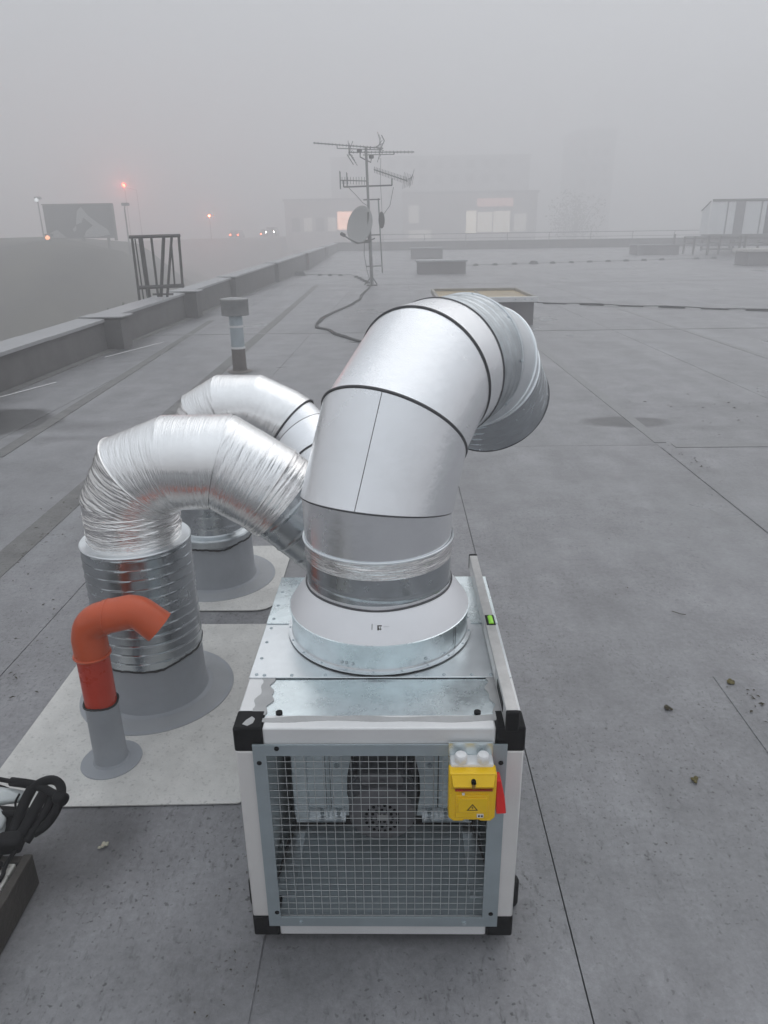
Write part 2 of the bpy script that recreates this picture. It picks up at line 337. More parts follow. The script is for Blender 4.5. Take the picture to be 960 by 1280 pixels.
# pale patches under the risers
def rounded(cs, r, n=5):
    out = []
    for i, p in enumerate(cs):
        p = np.array(p, float); a = np.array(cs[i-1], float); b = np.array(cs[(i+1) % len(cs)], float)
        ri = r[i] if hasattr(r, '__len__') else r
        u = (a-p)/np.linalg.norm(a-p); v = (b-p)/np.linalg.norm(b-p)
        for k in range(n+1):
            t = k/n; q = p+u*ri*(1-t)**2+v*ri*t**2; out.append(tuple(q))
    return out
m = M(); m.prism(rounded([(-1.26, .44), (-.44, .462), (-.44, 1.54), (-1.26, 1.54)], [.02, .015, .02, .02]), .0032, .0068)
obj('membrane_patch', m, PATCH, roof, smooth=0)
m = M(); m.prism(rounded([(-1.30, 1.665), (-.535, 1.665), (-.535, 2.40), (-1.30, 2.40)], [.1, .1, .03, .03]), .0032, .0068)
obj('membrane_patch', m, PATCH, roof, smooth=0)

# parapet on the left
par = empty('parapet_wall', (-4.6, 14, 0), 'low grey rendered parapet wall with zinc coping running away along the left roof edge', 'wall')
def cz(y): return .44+max(0, min(1, (y-6)/52))*.62
pw = M(); n = 24; ysw = np.linspace(-8, 58.3, n)
vs = []
for y in ysw: vs += [(-4.42, y, gz(y)-.3), (-4.46, y, cz(y)-.03), (-4.74, y, cz(y)-.03), (-4.76, y, -1)]
pw.add(vs, [(4*i+a, 4*i+(a+1) % 4, 4*i+4+(a+1) % 4, 4*i+4+a) for i in range(n-1) for a in range(4)]+[(0, 1, 2, 3)])
child('wall_body', pw, CONC, par)
butt = [2.2, 6.0, 10.2, 14.7, 19.3, 27, 37, 48]
for b in butt:
    z = cz(b); q = M(); pj = .24 if b < 18 else .12; q.box((-4.452, b-.19, -.02), (-4.42+pj, b+.19, z-.04)); child('buttress', q, CONC, par, bevel=.01)
    q = M(); q.box((-4.80, b-.25, z-.006), (-4.42+pj+.05, b+.25, z+.014)); child('coping_plate', q, COPING, par, bevel=.003)
pb = [-8]+butt+[58]
for a, b in zip(pb[:-1], pb[1:]):
    k = max(1, round((b-a)/2.2)); yy = np.linspace(a+(.25 if a > -8 else 0), b-.25, k+1)
    for i in range(k):
        y0, y1 = yy[i]+.003, yy[i+1]-.003; q = M(); dz = random.uniform(-.004, .004)
        q.add([(-4.80, y0, cz(y0)+dz), (-4.40, y0, cz(y0)+dz-.012), (-4.40, y1, cz(y1)+dz-.012), (-4.80, y1, cz(y1)+dz), (-4.80, y0, cz(y0)+dz-.045), (-4.40, y0, cz(y0)+dz-.057), (-4.40, y1, cz(y1)+dz-.057), (-4.80, y1, cz(y1)+dz-.045)],
              [(0, 1, 2, 3), (7, 6, 5, 4), (0, 4, 5, 1), (1, 5, 6, 2), (2, 6, 7, 3), (3, 7, 4, 0)])
        child('coping_plate', q, COPING, par, bevel=.003)
fl = quad_sheet([(-4.42, -8), (-4.30, -8), (-4.30, 58), (-4.42, 58)], .012, .010); obj('parapet_fillet', fl, STRIPD, roof, smooth=0)

# far parapet with railing
fp = empty('parapet_wall', (10, 58.3, gz(58.3)), 'long low parapet wall closing the far edge of the roof in the fog', 'wall')
q = M(); q.box((-4.76, 58.3, -1), (60, 58.6, gz(58.3)+.60)); child('wall_body', q, CONC, fp)
for i in range(16):
    q = M(); q.box((-4.8+i*4.05, 58.24, gz(58.3)+.602), (-4.8+(i+1)*4.05-.01, 58.66, gz(58.3)+.63)); child('coping_plate', q, COPING, fp)
rl = empty('railing', (10, 58.2, gz(58.3)), 'thin grey guard railing above the far roof parapet', 'railing')
q = M(); q.tube((-1, 58.12, 1.60), (60, 58.12, 1.60), .028, 6); child('handrail', q, GREYM, rl)
q = M(); q.tube((-1, 58.12, 1.27), (60, 58.12, 1.27), .018, 6); child('rail', q, GREYM, rl)
pm = M(); pm.tube((0, 58.12, .45), (0, 58.12, 1.61), .026, 6)
first = None
for i in range(19):
    o = child('post', pm, GREYM, rl) if first is None else obj('post', None, None, rl, data=first.data)
    if first is None: first = o; base = o.location.copy()
    o.location = base+Vector((-.9+i*3.2, 0, 0))

# ------------------------------------------------------------------ duct builder
def frames(path):
    path = [np.array(p, float) for p in path]; D = [(b-a)/np.linalg.norm(b-a) for a, b in zip(path[:-1], path[1:])]
    Nn = [D[0]]+[(a+b)/np.linalg.norm(a+b) for a, b in zip(D[:-1], D[1:])]+[D[-1]]
    U = [];
    u = np.cross(D[0], (0, 1, 0)) if abs(D[0][1]) < .9 else np.cross(D[0], (1, 0, 0)); u /= np.linalg.norm(u); U.append(u)
    for a, b in zip(D[:-1], D[1:]):
        ax = np.cross(a, b); s = np.linalg.norm(ax)
        if s > 1e-6:
            ax /= s; c = a@b; u = u*c+np.cross(ax, u)*s+ax*(ax@u)*(1-c)
        U.append(u)
    return path, D, Nn, U
def ring(c, d, u, nrm, r, T):
    v = np.cross(d, u); e = r[:, None]*(np.cos(T)[:, None]*u+np.sin(T)[:, None]*v) if hasattr(r, '__len__') else r*(np.cos(T)[:, None]*u+np.sin(T)[:, None]*v)
    return c+e-np.outer((e@nrm)/(d@nrm), d)
def seg_mesh(path, F, i, r, nt_=96, step=.02, disp=None, r_end=None, lip=0, s0=0):
    P_, D, Nn, U = F; T = np.arange(nt_)*2*pi/nt_; L = np.linalg.norm(P_[i+1]-P_[i]); n = max(2, int(L/step)+1)
    A = ring(P_[i], D[i], U[i], Nn[i], r, T); B = ring(P_[i+1], D[i], U[i], Nn[i+1], r if r_end is None else r_end, T)
    A1 = ring(P_[i], D[i], U[i], Nn[i], 1, T)-P_[i]
    v = np.cross(D[i], U[i]); E = np.cos(T)[:, None]*U[i]+np.sin(T)[:, None]*v
    rows = []
    for k in range(n+1):
        t = k/n; Q = A*(1-t)+B*t
        sl_ = s0+((Q-P_[i])@D[i])
        if disp is not None: Q = Q+E*disp(T, sl_)[:, None]
        if lip and k == 0: rows.append(A-E*.004)
        rows.append(Q)
        if lip and k == n: rows.append(B-E*.004)
    m_ = len(rows); vs = np.concatenate(rows); fs = []; uv = []
    for k in range(m_-1):
        for j in range(nt_):
            j2 = (j+1) % nt_; fs.append((k*nt_+j, k*nt_+j2, (k+1)*nt_+j2, (k+1)*nt_+j))
            a, b = s0+L*k/(m_-1), s0+L*(k+1)/(m_-1)
            uv.append(((j/nt_, a), ((j+1)/nt_, a), ((j+1)/nt_, b), (j/nt_, b)))
    return M().add(vs, fs, uv), A, B, L
def spiral(pitch, h=.0022, w_=.10, ph=0):
    def f(T, s):
        x = (s/pitch+T/(2*pi)+ph) % 1.0; d = np.minimum(x, 1-x); return h*np.clip(1-d/w_, 0, 1)**.7
    return f
_tab = RNG.random((64, 4096))
def vnoise(a, b):
    a = np.asarray(a, float); b = np.broadcast_to(np.asarray(b, float), np.broadcast(a, b).shape); a = np.broadcast_to(a, b.shape)
    i = np.floor(a).astype(int); j = np.floor(b).astype(int); fa = a-i; fb = b-j; fa = fa*fa*(3-2*fa); fb = fb*fb*(3-2*fb)
    g_ = lambda p, q: _tab[p % 64, q % 4096]
    return (g_(i, j)*(1-fa)+g_(i+1, j)*fa)*(1-fb)+(g_(i, j+1)*(1-fa)+g_(i+1, j+1)*fa)*fb
def wrinkle(amp, seed=0, tape=True, bias=None):
    def f(T, s):
        u = T/(2*pi)*64; s = np.asarray(s)
        w1 = vnoise(u*.125+seed*7, s*160+seed*31)-.5; w2 = vnoise(u*.25+seed*3, s*340+seed*17)-.5; w3 = vnoise(u*.5+11, s*60+5)-.5
        k = 1 if bias is None else bias(T)
        return amp*k*(w1*1.1+w2*.7)+amp*.8*w3
    return f
def bead(name, ringpts, r, mat_, parent, n=8, fn=sub):
    m = M(); m.poly_tube(list(ringpts), r, n, closed=True); return fn(name, m, mat_, parent, smooth=60)

# ------------------------------------------------------------------ fan unit (box)
W2, DEP, Z0, Z1 = .31, .706, .035, .642
ahu = empty('ventilation_unit', (0, .35, 0), 'galvanised box fan unit with mesh front and black corner pieces standing on the roof', 'fan unit')
PR = .046
for sx in (-1, 1):
    for (y0, y1) in ((0, PR), (DEP-PR, DEP)):
        q = M(); a, b = sorted((sx*W2, sx*(W2-PR))); q.box((a, y0, Z0+.06), (b, y1, Z1-.06)); child('frame_post', q, ALU, ahu, bevel=.004)
    for z0, z1 in ((Z0, Z0+PR), (Z1-PR, Z1)):
        q = M(); a, b = sorted((sx*W2, sx*(W2-PR))); q.box((a, .06, z0), (b, DEP-.06, z1)); child('frame_rail', q, WALU if z0 > .3 else ALU, ahu, bevel=.004)
for y0, y1 in ((0, PR), (DEP-PR, DEP)):
    for z0, z1 in ((Z0, Z0+PR), (Z1-PR, Z1)):
        q = M(); q.box((-W2+.062, y0, z0), (W2-.062, y1, z1)); child('frame_rail', q, WALU, ahu, bevel=.004)
for sx in (-1, 1):
    for y0, y1 in ((-.0015, .062), (DEP-.062, DEP+.0015)):
        for z0, z1 in ((Z0-.002, Z0+.06), (Z1-.06, Z1+.0015)):
            q = M(); a, b = sorted((sx*(W2+.0015), sx*(W2-.062))); q.box((a, y0, z0), (b, y1, z1)); child('corner_piece', q, BLACK, ahu, bevel=.005)
for sx in (-1, 1):
    for y in (.12, DEP-.12):
        q = M(); q.tube((sx*(W2+.014), y, 0.003), (sx*(W2+.014), y, .085), .022, 16); child('foot', q, BLACK, ahu, bevel=.008)
        q = M(); q.box((sx*(W2-.04)-.03, y-.03, 0.003), (sx*(W2-.04)+.03, y+.03, Z0+.002)); child('foot', q, BLACK, ahu)
# sheet panels
for sx in (-1, 1):
    q = M(); a, b = sorted((sx*(W2-.006), sx*(W2-.030))); q.box((a, PR-.002, Z0+PR-.002), (b, DEP-PR+.002, Z1-PR+.002)); child('side_panel', q, INNER, ahu)
q = M(); q.box((-W2+.03, PR-.03, Z0+.004), (W2-.03, DEP-.03, Z0+.05)); child('floor_panel', q, FLOORM, ahu)
q = M(); q.box((-W2+PR, DEP-.028, Z0+PR), (W2-PR, DEP-.008, Z1-PR)); child('back_panel', q, GALV, ahu)
q = M(); q.box((-W2+.040, .031, Z1-.030), (W2-.030, .22, Z1-.0015)); tp = child('top_panel', q, GALVB, ahu, bevel=.001)
for x in (-.219, .214):
    q = M(); q.tube((x, .052, Z1-.002), (x, .052, Z1+.004), .0075, 12); sub('hole_shade', q, BLACK, tp)  # black disc painted in for the dark of a hole
# sealant smear
q = M(); q.prism([(-.292, .012), (-.280, .006), (-.270, .016), (-.268, .030), (-.276, .038), (-.286, .026)], Z1+.0016, Z1+.0028); child('sealant_smear', q, SEALANT, ahu)
def ragged(x0, y0, x1, y1, n, w0, w1, seed):
    rg = random.Random(seed); L = []; R_ = []
    dx, dy = x1-x0, y1-y0; l = hypot(dx, dy); nx_, ny_ = -dy/l, dx/l
    for i in range(n+1):
        t = i/n; L.append((x0+dx*t+nx_*w0*(j1 := 1+.38*sin(t*9+seed)+.25*sin(t*23+2*seed)+.05*rg.uniform(-1, 1)), y0+dy*t+ny_*w0*j1))
        R_.append((x0+dx*t-nx_*w1*(j2 := 1+.30*sin(t*7+3*seed)+.2*sin(t*19+seed)+.05*rg.uniform(-1, 1)), y0+dy*t-ny_*w1*j2))
    return L+R_[::-1]
q = M(); q.prism(ragged(-.262, .185, -.258, .045, 40, .014, .016, 3)[:], Z1-.0014, Z1+.0012); child('sealant_bead', q, SEALANT, ahu)
q = M(); q.prism(ragged(-.27, .030, .262, .034, 110, .008, .009, 5), Z1-.0014, Z1+.0010); child('sealant_bead', q, SEALANT, ahu)
q = M(); q.prism(ragged(.262, .03, .258, .185, 36, .012, .012, 8), Z1-.0014, Z1+.0014); child('sealant_bead', q, SEALANT, ahu)
# rear cover plates (two lapped sheets)
q = M(); q.box((-W2, .183, Z1+.0004), (W2-.002, .435, Z1+.0034)); cp1 = child('cover_plate', q, GALV, ahu, bevel=.0008)
q = M(); q.box((-W2, .430, Z1+.0036), (W2-.002, DEP+.001, Z1+.0062)); cp2 = child('cover_plate', q, GALVB, ahu, bevel=.0008)
scr = M(); scr.lathe([(.0001, .0032), (.002, .003), (.0042, .0012), (.0045, 0)], n=10)
scrd = None
def screw(x, y, z, par_, mt=GALVD, s=1):
    global scrd
    if scrd is None:
        scrd = sub('screw', scr, mt, par_).data; o = [c for c in par_.children if c.name.startswith('screw')][-1]
    else: o = obj('screw', None, None, par_, data=scrd)
    o.location = (x, y, z); o.scale = (s, s, s); return o
for i, y in enumerate((.195, .265, .34, .41)): screw(-.294, y, Z1+.0034, cp1)
for i, y in enumerate((.455, .53, .61, .69)): screw(-.294, y, Z1+.0062, cp2)
for x in (-.275, -.21, -.13, .085, .15, .215, .26): screw(x, .192, Z1+.0034, cp1)
# front grille
fr = M(); X0, X1, ZA, ZB = -.2715, .2735, .070, .6035; x0, x1, za, zb = -.2425, .2375, .099, .574
Y0, Y1 = -.0055, -.0018
vs = [(X0, Y0, ZA), (X1, Y0, ZA), (X1, Y0, ZB), (X0, Y0, ZB), (x0, Y0, za), (x1, Y0, za), (x1, Y0, zb), (x0, Y0, zb)]
vs += [(a, Y1, c) for a, b, c in vs]
fs = [(0, 1, 5, 4), (1, 2, 6, 5), (2, 3, 7, 6), (3, 0, 4, 7)]
fs += [tuple(8+k for k in f[::-1]) for f in fs]+[(0, 8, 9, 1), (1, 9, 10, 2), (2, 10, 11, 3), (3, 11, 8, 0), (4, 5, 13, 12), (5, 6, 14, 13), (6, 7, 15, 14), (7, 4, 12, 15)]
fr.add(vs, fs); FRAME = mat('grille frame steel', (.40, .46, .49), .45, .55, .08, 10, .04, 40)
grille = child('front_grille', fr, FRAME, ahu, bevel=.0006)
hole = M(); hole.tube((0, Y0-.0012, 0), (0, Y0+.0008, 0), .0055, 14)
for x, z in ((-.219, .594), (-.259, .556), (-.25, .115), (.218, .594), (.261, .556), (.257, .112)):
    o = sub('hole_shade', hole, BLACK, grille); o.location = (x, 0, z)  # black disc stands for the shade inside a hole
for x, z in ((-.195, .082), (.195, .082)):
    hq = M(); hq.tube((0, Y0-.003, 0), (0, Y0, 0), .005, 10); o = sub('screw', hq, GALVD, grille); o.location = (x, 0, z)
WIRE = mat('grille wire', (.48, .50, .50), .5, .3, .05, 20, 0)
nw = 24
vw = M(); vw.tube((0, -.0008, za-.008), (0, -.0008, zb+.008), .00072, 5, caps=False); hw = M(); hw.tube((x0-.008, .0012, 0), (x1+.008, .0012, 0), .00072, 5, caps=False)
vd = hd = None
for i in range(1, nw):
    x = x0+(x1-x0)*i/nw+random.uniform(-.0008, .0008)
    if vd is None: o = sub('wire', vw, WIRE, grille); vd = o.data
    else: o = obj('wire', None, None, grille, data=vd)
    o.location = (x, 0, 0); o.rotation_euler = (0, random.uniform(-.0016, .0016), 0)
for i in range(1, nw):
    z = za+(zb-za)*i/nw+random.uniform(-.0006, .0006)
    if hd is None: o = sub('wire', hw, WIRE, grille); hd = o.data
    else: o = obj('wire', None, None, grille, data=hd)
    o.location = (0, 0, z)
# inside: baffle, brackets, cavity, motor
BAF = mat('baffle sheet', (.80, .88, .92), .45, .1, .10, 10, .06, 50)
YB = .30
bf = M(); ox0, ox1 = -.086, .086
bf.prism_y([(-.205, .115), (-.09, .115), (-.10, .19), (-.098, .25), (-.083, .33), (-.083, .60), (-.205, .60)], YB, YB+.003)
bf.prism_y([(.205, .115), (.09, .115), (.10, .19), (.098, .25), (.083, .33), (.083, .60), (.205, .60)], YB, YB+.003)
baf = child('fan_baffle', bf, BAF, ahu)
for x in (-.147, .145):
    for dx in (-.006, .006):
        q = M(); q.box((x+dx-.0015, YB-.012, .115), (x+dx+.0015, YB, .60)); sub('flange', q, BAF, baf)
        q = M(); q.box((x+dx-.0042, YB-.0015, .118), (x+dx-.0018, YB-.0004, .60)); sub('slot', q, CAVE, baf)
for s in (-1, 1):
    q = M(); a, b = sorted((s*.245, s*.205)); q.box((a, YB-.02, .115), (b, YB+.003, .60)); sub('side_flange', q, BAF, baf, bevel=.004)
    q = M(); a, b = sorted((s*.105, s*.24)); q.box((a, YB-.022, .112), (b, YB-.001, .118)); q.box((a, YB-.004, .118), (b, YB-.001, .146)); sub('angle_bracket', q, GALV, baf)
    for x in (.125, .17, .215):
        for z in (.128, .14 if x < .2 else .30):
            q = M(); q.tube((s*x, YB-.010, z), (s*x, YB, z), .0055, 6); sub('bolt', q, GALVD, baf)
    q = M(); q.tube((s*.125, YB-.008, .29), (s*.125, YB, .29), .0065, 6); sub('bolt', q, GALVD, baf)
for s in (-1, 1):
    q = M(); a, b = sorted((s*.27, s*.225)); q.add([(s*.268, .10, .09), (s*.24, YB, .09), (s*.24, YB, .145), (s*.268, .10, .105)], [(0, 1, 2, 3)]); child('dark_strip', q, BLACK, ahu)  # black wedge low along each side of the floor
    q = M(); a, b = sorted((s*.262, s*.215)); q.box((a, .06, .0855), (b, .56, .094)); child('floor_rail', q, GALV, ahu)
q = M(); q.box((-.245, YB+.10, .087), (.245, YB+.103, .61)); child('inner_wall', q, CAVE, ahu)  # black sheet with the cavity's shade in its colour
q = M(); q.box((-.24, YB-.006, .088), (.24, YB+.004, .106)); child('dark_strip', q, BLACK, ahu)  # black strip stands in for the shade of the gap below the baffle
# scroll housing mouth, solid near-black for the shade of the opening
q = M()
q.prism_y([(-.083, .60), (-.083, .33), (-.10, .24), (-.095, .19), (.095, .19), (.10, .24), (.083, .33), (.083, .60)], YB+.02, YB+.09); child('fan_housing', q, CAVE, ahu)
# motor with ribbed cowl
mot = M(); CZ = .287
def octo(r, y): return [(r*(1.0 if abs(cos(t)) > .3 else 1)*cos(t), y, CZ+r*sin(t)) for t in np.arange(24)*2*pi/24]
rings_ = [(.060, .118), (.074, .120), (.082, .128), (.084, .16), (.084, .19), (.088, .191), (.088, .20), (.080, .202), (.080, .295)]
vs = []; 
for r_, y_ in rings_: vs += octo(r_, y_)
fs = [(i*24+k, (i+1)*24+k, (i+1)*24+(k+1) % 24, i*24+(k+1) % 24) for i in range(len(rings_)-1) for k in range(24)]+[tuple(range(24))]
mot.add(vs, fs); mo = child('fan_motor', mot, MOTOR, ahu, smooth=40)
for i in range(22):
    t = 2*pi*i/22
    q = M(); q.add([(.080*cos(t+e), y, CZ+.080*sin(t+e)) for e in (-.02, .02) for y in (.204, .29)]+[(.091*cos(t+e), y, CZ+.091*sin(t+e)) for e in (-.012, .012) for y in (.204, .29)],
        [(0, 1, 5, 4), (2, 6, 7, 3), (4, 5, 7, 6), (0, 4, 6, 2), (1, 3, 7, 5)]); sub('cooling_fin', q, MOTOR, mo)
k = 0
for rr, cnt in ((.012, 6), (.026, 12), (.040, 18)):
    for i in range(cnt):
        t = 2*pi*i/cnt; q = M(); q.tube((rr*cos(t), .1165, CZ+rr*sin(t)-.004), (rr*cos(t), .1185, CZ+rr*sin(t)-.004), .0042, 6); sub('vent_hole', q, CAVE, mo)
q = M(); q.box((-.012, .1160, CZ-.010), (.014, .1175, CZ+.008)); sub('rating_plate', q, mat('rating plate', (.35, .35, .35), .4, .3), mo)
q = M(); q.box((-.052, .145, CZ+.07), (.052, .225, CZ+.105)); sub('terminal_box', q, MOTOR, mo, bevel=.006)
# isolator switch
swy = -.060
sw = M(); sw.box((.150, swy+.020, .392), (.240, -.008, .545)); isw = child('isolator_switch', sw, WHITEP, ahu, bevel=.005); isw.scale = (1, 1, .83); isw.location.z += .130; isw.location.x += .001
q = M(); q.prism_y([(.147, .535), (.243, .535), (.2445, .53), (.2445, .395), (.235, .383), (.214, .383), (.210, .387), (.180, .387), (.176, .383), (.156, .383), (.1455, .395), (.1455, .53)], swy, swy+.030)
cov = sub('yellow_cover', q, YELLOW, isw, bevel=.004)
q = M(); q.box((.160, swy-.0035, .398), (.230, swy+.002, .470)); sub('cover_panel', q, YELLOW, isw, bevel=.002)
q = M(); q.box((.164, swy-.0065, .418), (.226, swy-.003, .464)); sub('cover_panel', q, YELLOW, isw, bevel=.002)
q = M(); q.add([(.150, swy-.001, .532), (.240, swy-.001, .532), (.236, swy-.014, .508), (.154, swy-.014, .508), (.150, swy+.002, .485), (.240, swy+.002, .485)], [(0, 3, 2, 1), (3, 4, 5, 2), (0, 4, 3), (1, 2, 5)]); sub('cover_hood', q, YELLOW, isw, smooth=20)
q = M(); q.box((.158, swy-.0035, .4835), (.236, swy-.0005, .4885)); sub('slot', q, mat('slot red', (.35, .04, .01), .5), isw)
q = M(); q.tube((.195, swy-.0145, .520), (.195, swy-.005, .520), .0050, 12); sub('cover_screw', q, CAVE, isw)
q = M(); q.box((.1915, swy-.0145, .503), (.1985, swy-.010, .516)); sub('slot', q, mat('slot brown', (.30, .16, .01), .5), isw)
q = M(); q.box((.190, swy+.003, .381), (.200, swy+.02, .3885)); sub('latch', q, CAVE, isw)
for a, b in (((.205, .402), (.219, .412)), ((.1725, .474), (.178, .480))):
    q = M(); q.box((a[0], swy-.0060, a[1]), (b[0], swy-.0036, b[1])); sub('sticker', q, WHITEP, isw)
for x in (.2075, .2135):
    q = M(); q.box((x, swy-.0066, .405), (x+.004, swy-.0058, .4095)); sub('print', q, CAVE, isw)
PRINT = mat('black print', (.03, .02, .01), .5)
t = M(); A = [np.array(p) for p in ((.183, .426), (.207, .426), (.195, .447))]
c_ = sum(A)/3; In = [c_+(a-c_)*.72 for a in A]; yy = swy-.0070
t.add([(a[0], yy, a[1]) for a in A]+[(a[0], yy, a[1]) for a in In], [(0, 1, 4, 3), (1, 2, 5, 4), (2, 0, 3, 5)])
t.add([(.1955, yy, .4405), (.1925, yy, .4345), (.1950, yy, .4350), (.1940, yy, .4285), (.1975, yy, .4362), (.1952, yy, .4355)], [(0, 1, 2, 5), (5, 2, 3, 4)])
sub('warning_triangle', t, PRINT, isw, smooth=0)
def text(s, size, loc, rot, mt, par_, name='lettering'):
    c = bpy.data.curves.new(name, 'FONT'); c.body = s; c.size = size; c.extrude = .0003; c.align_x = 'CENTER'; c.align_y = 'CENTER'; c.materials.append(mt)
    o = bpy.data.objects.new(name, c); COL.objects.link(o); bpy.context.view_layer.update(); me = bpy.data.meshes.new_from_object(o.evaluated_get(bpy.context.evaluated_depsgraph_get()))
    bpy.data.objects.remove(o); o = bpy.data.objects.new(name, me); COL.objects.link(o); o.parent = par_; o.location = loc; o.rotation_euler = rot; return o
text('ABB', .0075, (.167, swy-.0042, .4862), (pi/2, 0, 0), mat('red print', (.75, .05, .03), .5), isw)
for x in (.1715, .2185):
    q = M(); hx = [(x+.0145*cos(a), -.030+.0145*sin(a)) for a in np.arange(6)*pi/3+.3]
    q.prism(hx, .546, .556); cgl = sub('cable_gland', q, WHITEP, isw, bevel=.001)
    q = M(); q.lathe([(.0135, .556), (.0135, .561), (.011, .566), (.0001, .568)], c=(x, -.030), n=20); sub('gland_cap', q, WHITEP, isw)
q = M(); q.tube((.244, -.036, .470), (.256, -.036, .470), .016, 16); sub('handle_hub', q, RED, isw)
q = M(); q.add([(.2445, -.052, .505), (.2545, -.052, .505), (.2545, -.024, .505), (.2445, -.024, .505), (.2465, -.062, .408), (.268, -.060, .408), (.268, -.022, .408), (.2465, -.022, .408), (.2460, -.054, .452), (.2640, -.054, .452), (.2640, -.023, .452), (.2460, -.023, .452)],
      [(0, 1, 2, 3), (0, 8, 9, 1), (1, 9, 10, 2), (2, 10, 11, 3), (3, 11, 8, 0), (8, 4, 5, 9), (9, 5, 6, 10), (10, 6, 7, 11), (11, 7, 4, 8), (7, 6, 5, 4)]); sub('red_handle', q, RED, isw, bevel=.002)
# backing plate behind the switch reaching up
q = M(); q.box((.147, -.0105, .40), (.241, -.006, .580)); sub('mounting_plate', q, GALVB, isw)
# duct collar on the box: flange, wall, cone
CX, CY = -.006, .4267
q = M(); q.lathe([(.215, Z1+.0075), (.2416, Z1+.0075), (.2416, Z1+.0105), (.232, Z1+.0110), (.2300, Z1+.016)], (CX, CY), 96); col = child('collar_flange', q, GALV, ahu)
q = M(); q.lathe([(.2300, Z1+.009), (.2310, .700), (.2318, .7185), (.2350, .7195), (.2352, .7225), (.2325, .7235)], (CX, CY), 96); child('collar_wall', q, GALVB, ahu)
a_ = -.62; q = M(); q.tube((CX+.2325*cos(a_), CY+.2325*sin(a_), .655), (CX+.2335*cos(a_), CY+.2335*sin(a_), .716), .0009, 6); child('collar_seam', q, SEAMD, ahu)
for i in range(22):
    a = 2*pi*i/22+.1; screw(CX+.2365*cos(a), CY+.2365*sin(a), Z1+.0105, col, s=.75)
for a in (-1.95, -1.9, -1.83, -1.05):
    o = screw(CX+.231*cos(a), CY+.231*sin(a), .668, col, s=.9); o.rotation_euler = (pi/2, 0, a+pi/2)
q = M(); q.lathe([(.2330, .7225), (.2322, .7245), (.1850, .792), (.1845, .80)], (CX, CY), 96); cone = child('collar_cone', q, mat('cone steel', (.90, .90, .92), .38, .45, .04, 5, .05, 40), ahu)
# stamped mark on the cone
def oncone(a, h):
    r_ = .2322+(.1850-.2322)*h+.0006; z = .7245+(.792-.7245)*h; return (CX+r_*cos(a), CY+r_*sin(a), z+.0006)
mk = M()
for a, h0, h1, w_ in ((-1.63, .43, .60, .006), (-1.555, .44, .50, .006), (-1.535, .42, .52, .006)):
    mk.add([oncone(a-w_/2, h0), oncone(a+w_/2, h0), oncone(a+w_/2, h1), oncone(a-w_/2, h1)], [(0, 1, 2, 3)])
for a0_, a1_, h0, h1 in ((-1.57, -1.52, .53, .56), (-1.565, -1.525, .44, .465), (-1.57, -1.555, .42, .56), (-1.50, -1.44, .51, .515)):
    mk.add([oncone(a0_, h0), oncone(a1_, h0), oncone(a1_, h1), oncone(a0_, h1)], [(0, 1, 2, 3)])
sub('stamped_mark', mk, PRINT, cone, smooth=0)

# ------------------------------------------------------------------ exhaust gooseneck
AZ = .496; Dh = np.array([sin(AZ), cos(AZ), 0]); Zv = np.array([0, 0, 1.])
def at(p, th, L): return p+L*(sin(th)*Dh+cos(th)*Zv)
p0 = np.array([CX, CY, .786]); s1 = np.array([CX-.001, CY-.003, .996]); s2 = at(s1, .497, .186); s3 = at(s2, 1.009, .196); s4 = at(s3, 1.524, .093)
s5 = at(s4, 1.56, .160); s6 = at(s5, 1.56+.30, .108); s7 = at(s6, 2.28, .045); s8 = at(s7, 2.30, .17)
exh = empty('exhaust_duct', (CX, CY, .786), 'wide smooth galvanised gooseneck duct rising from the fan box and turning over to the back', 'duct')
path = [p0, s1, s2, s3, s4]; F = frames(path); R0 = .1865
def dent(k):
    def f(T, s): return .0011*(vnoise(T/(2*pi)*8+k*3, np.asarray(s)*9+k*5)-.5)*np.sin(T/2)**2+.0004*(vnoise(T/(2*pi)*16+k, np.asarray(s)*22)-.5)*np.sin(T/2)**2
    return f
# neck: spiral piece + foil tape + plain piece
nk = frames([(CX, CY, .786), (CX, CY, .872)]); m_, A_, B_, _ = seg_mesh(None, nk, 0, .1845, step=.004, disp=spiral(.075, .0022, .05, .35)); neck = child('duct_neck', m_, SPIRAL, exh, smooth=50)
th_ = np.arange(96)*2*pi/96; bead('mastic_seal', [(CX+.187*cos(t), CY+.187*sin(t), .7905+.0012*sin(5*t)) for t in th_], .0028, SEAMD, neck)
tp_ = frames([(CX, CY, .868), (CX, CY, .912)]); m_, *_ = seg_mesh(None, tp_, 0, .1868, step=.002, nt_=160, disp=wrinkle(.0016, 2), lip=1); tpe = child('foil_tape', m_, FOIL, exh, smooth=60)
bead('rim', [(CX+.1885*cos(t), CY+.1885*sin(t), .9125) for t in th_], .003, GALV, tpe)
q0 = frames([(CX, CY, .910), tuple(s1), tuple(s2)]); m_, A_, B_, _ = seg_mesh(None, q0, 0, .1855, step=.012, disp=dent(7)); sg = child('duct_segment', m_, DUCTM, exh, smooth=50)
bead('seam', B_, .0030, SEAMD, sg)
rs = [None, .1885, .1865, .190]
for i in (1, 2, 3):
    m_, A_, B_, _ = seg_mesh(None, F, i, rs[i], step=.012, lip=1, disp=dent(i)); sg = child('duct_segment', m_, DUCTM, exh, smooth=50)
    if i < 3: bead('seam', B_, .0040, SEAMD, sg)
    else: bead('seam', B_, .0028, SEAMD, sg)
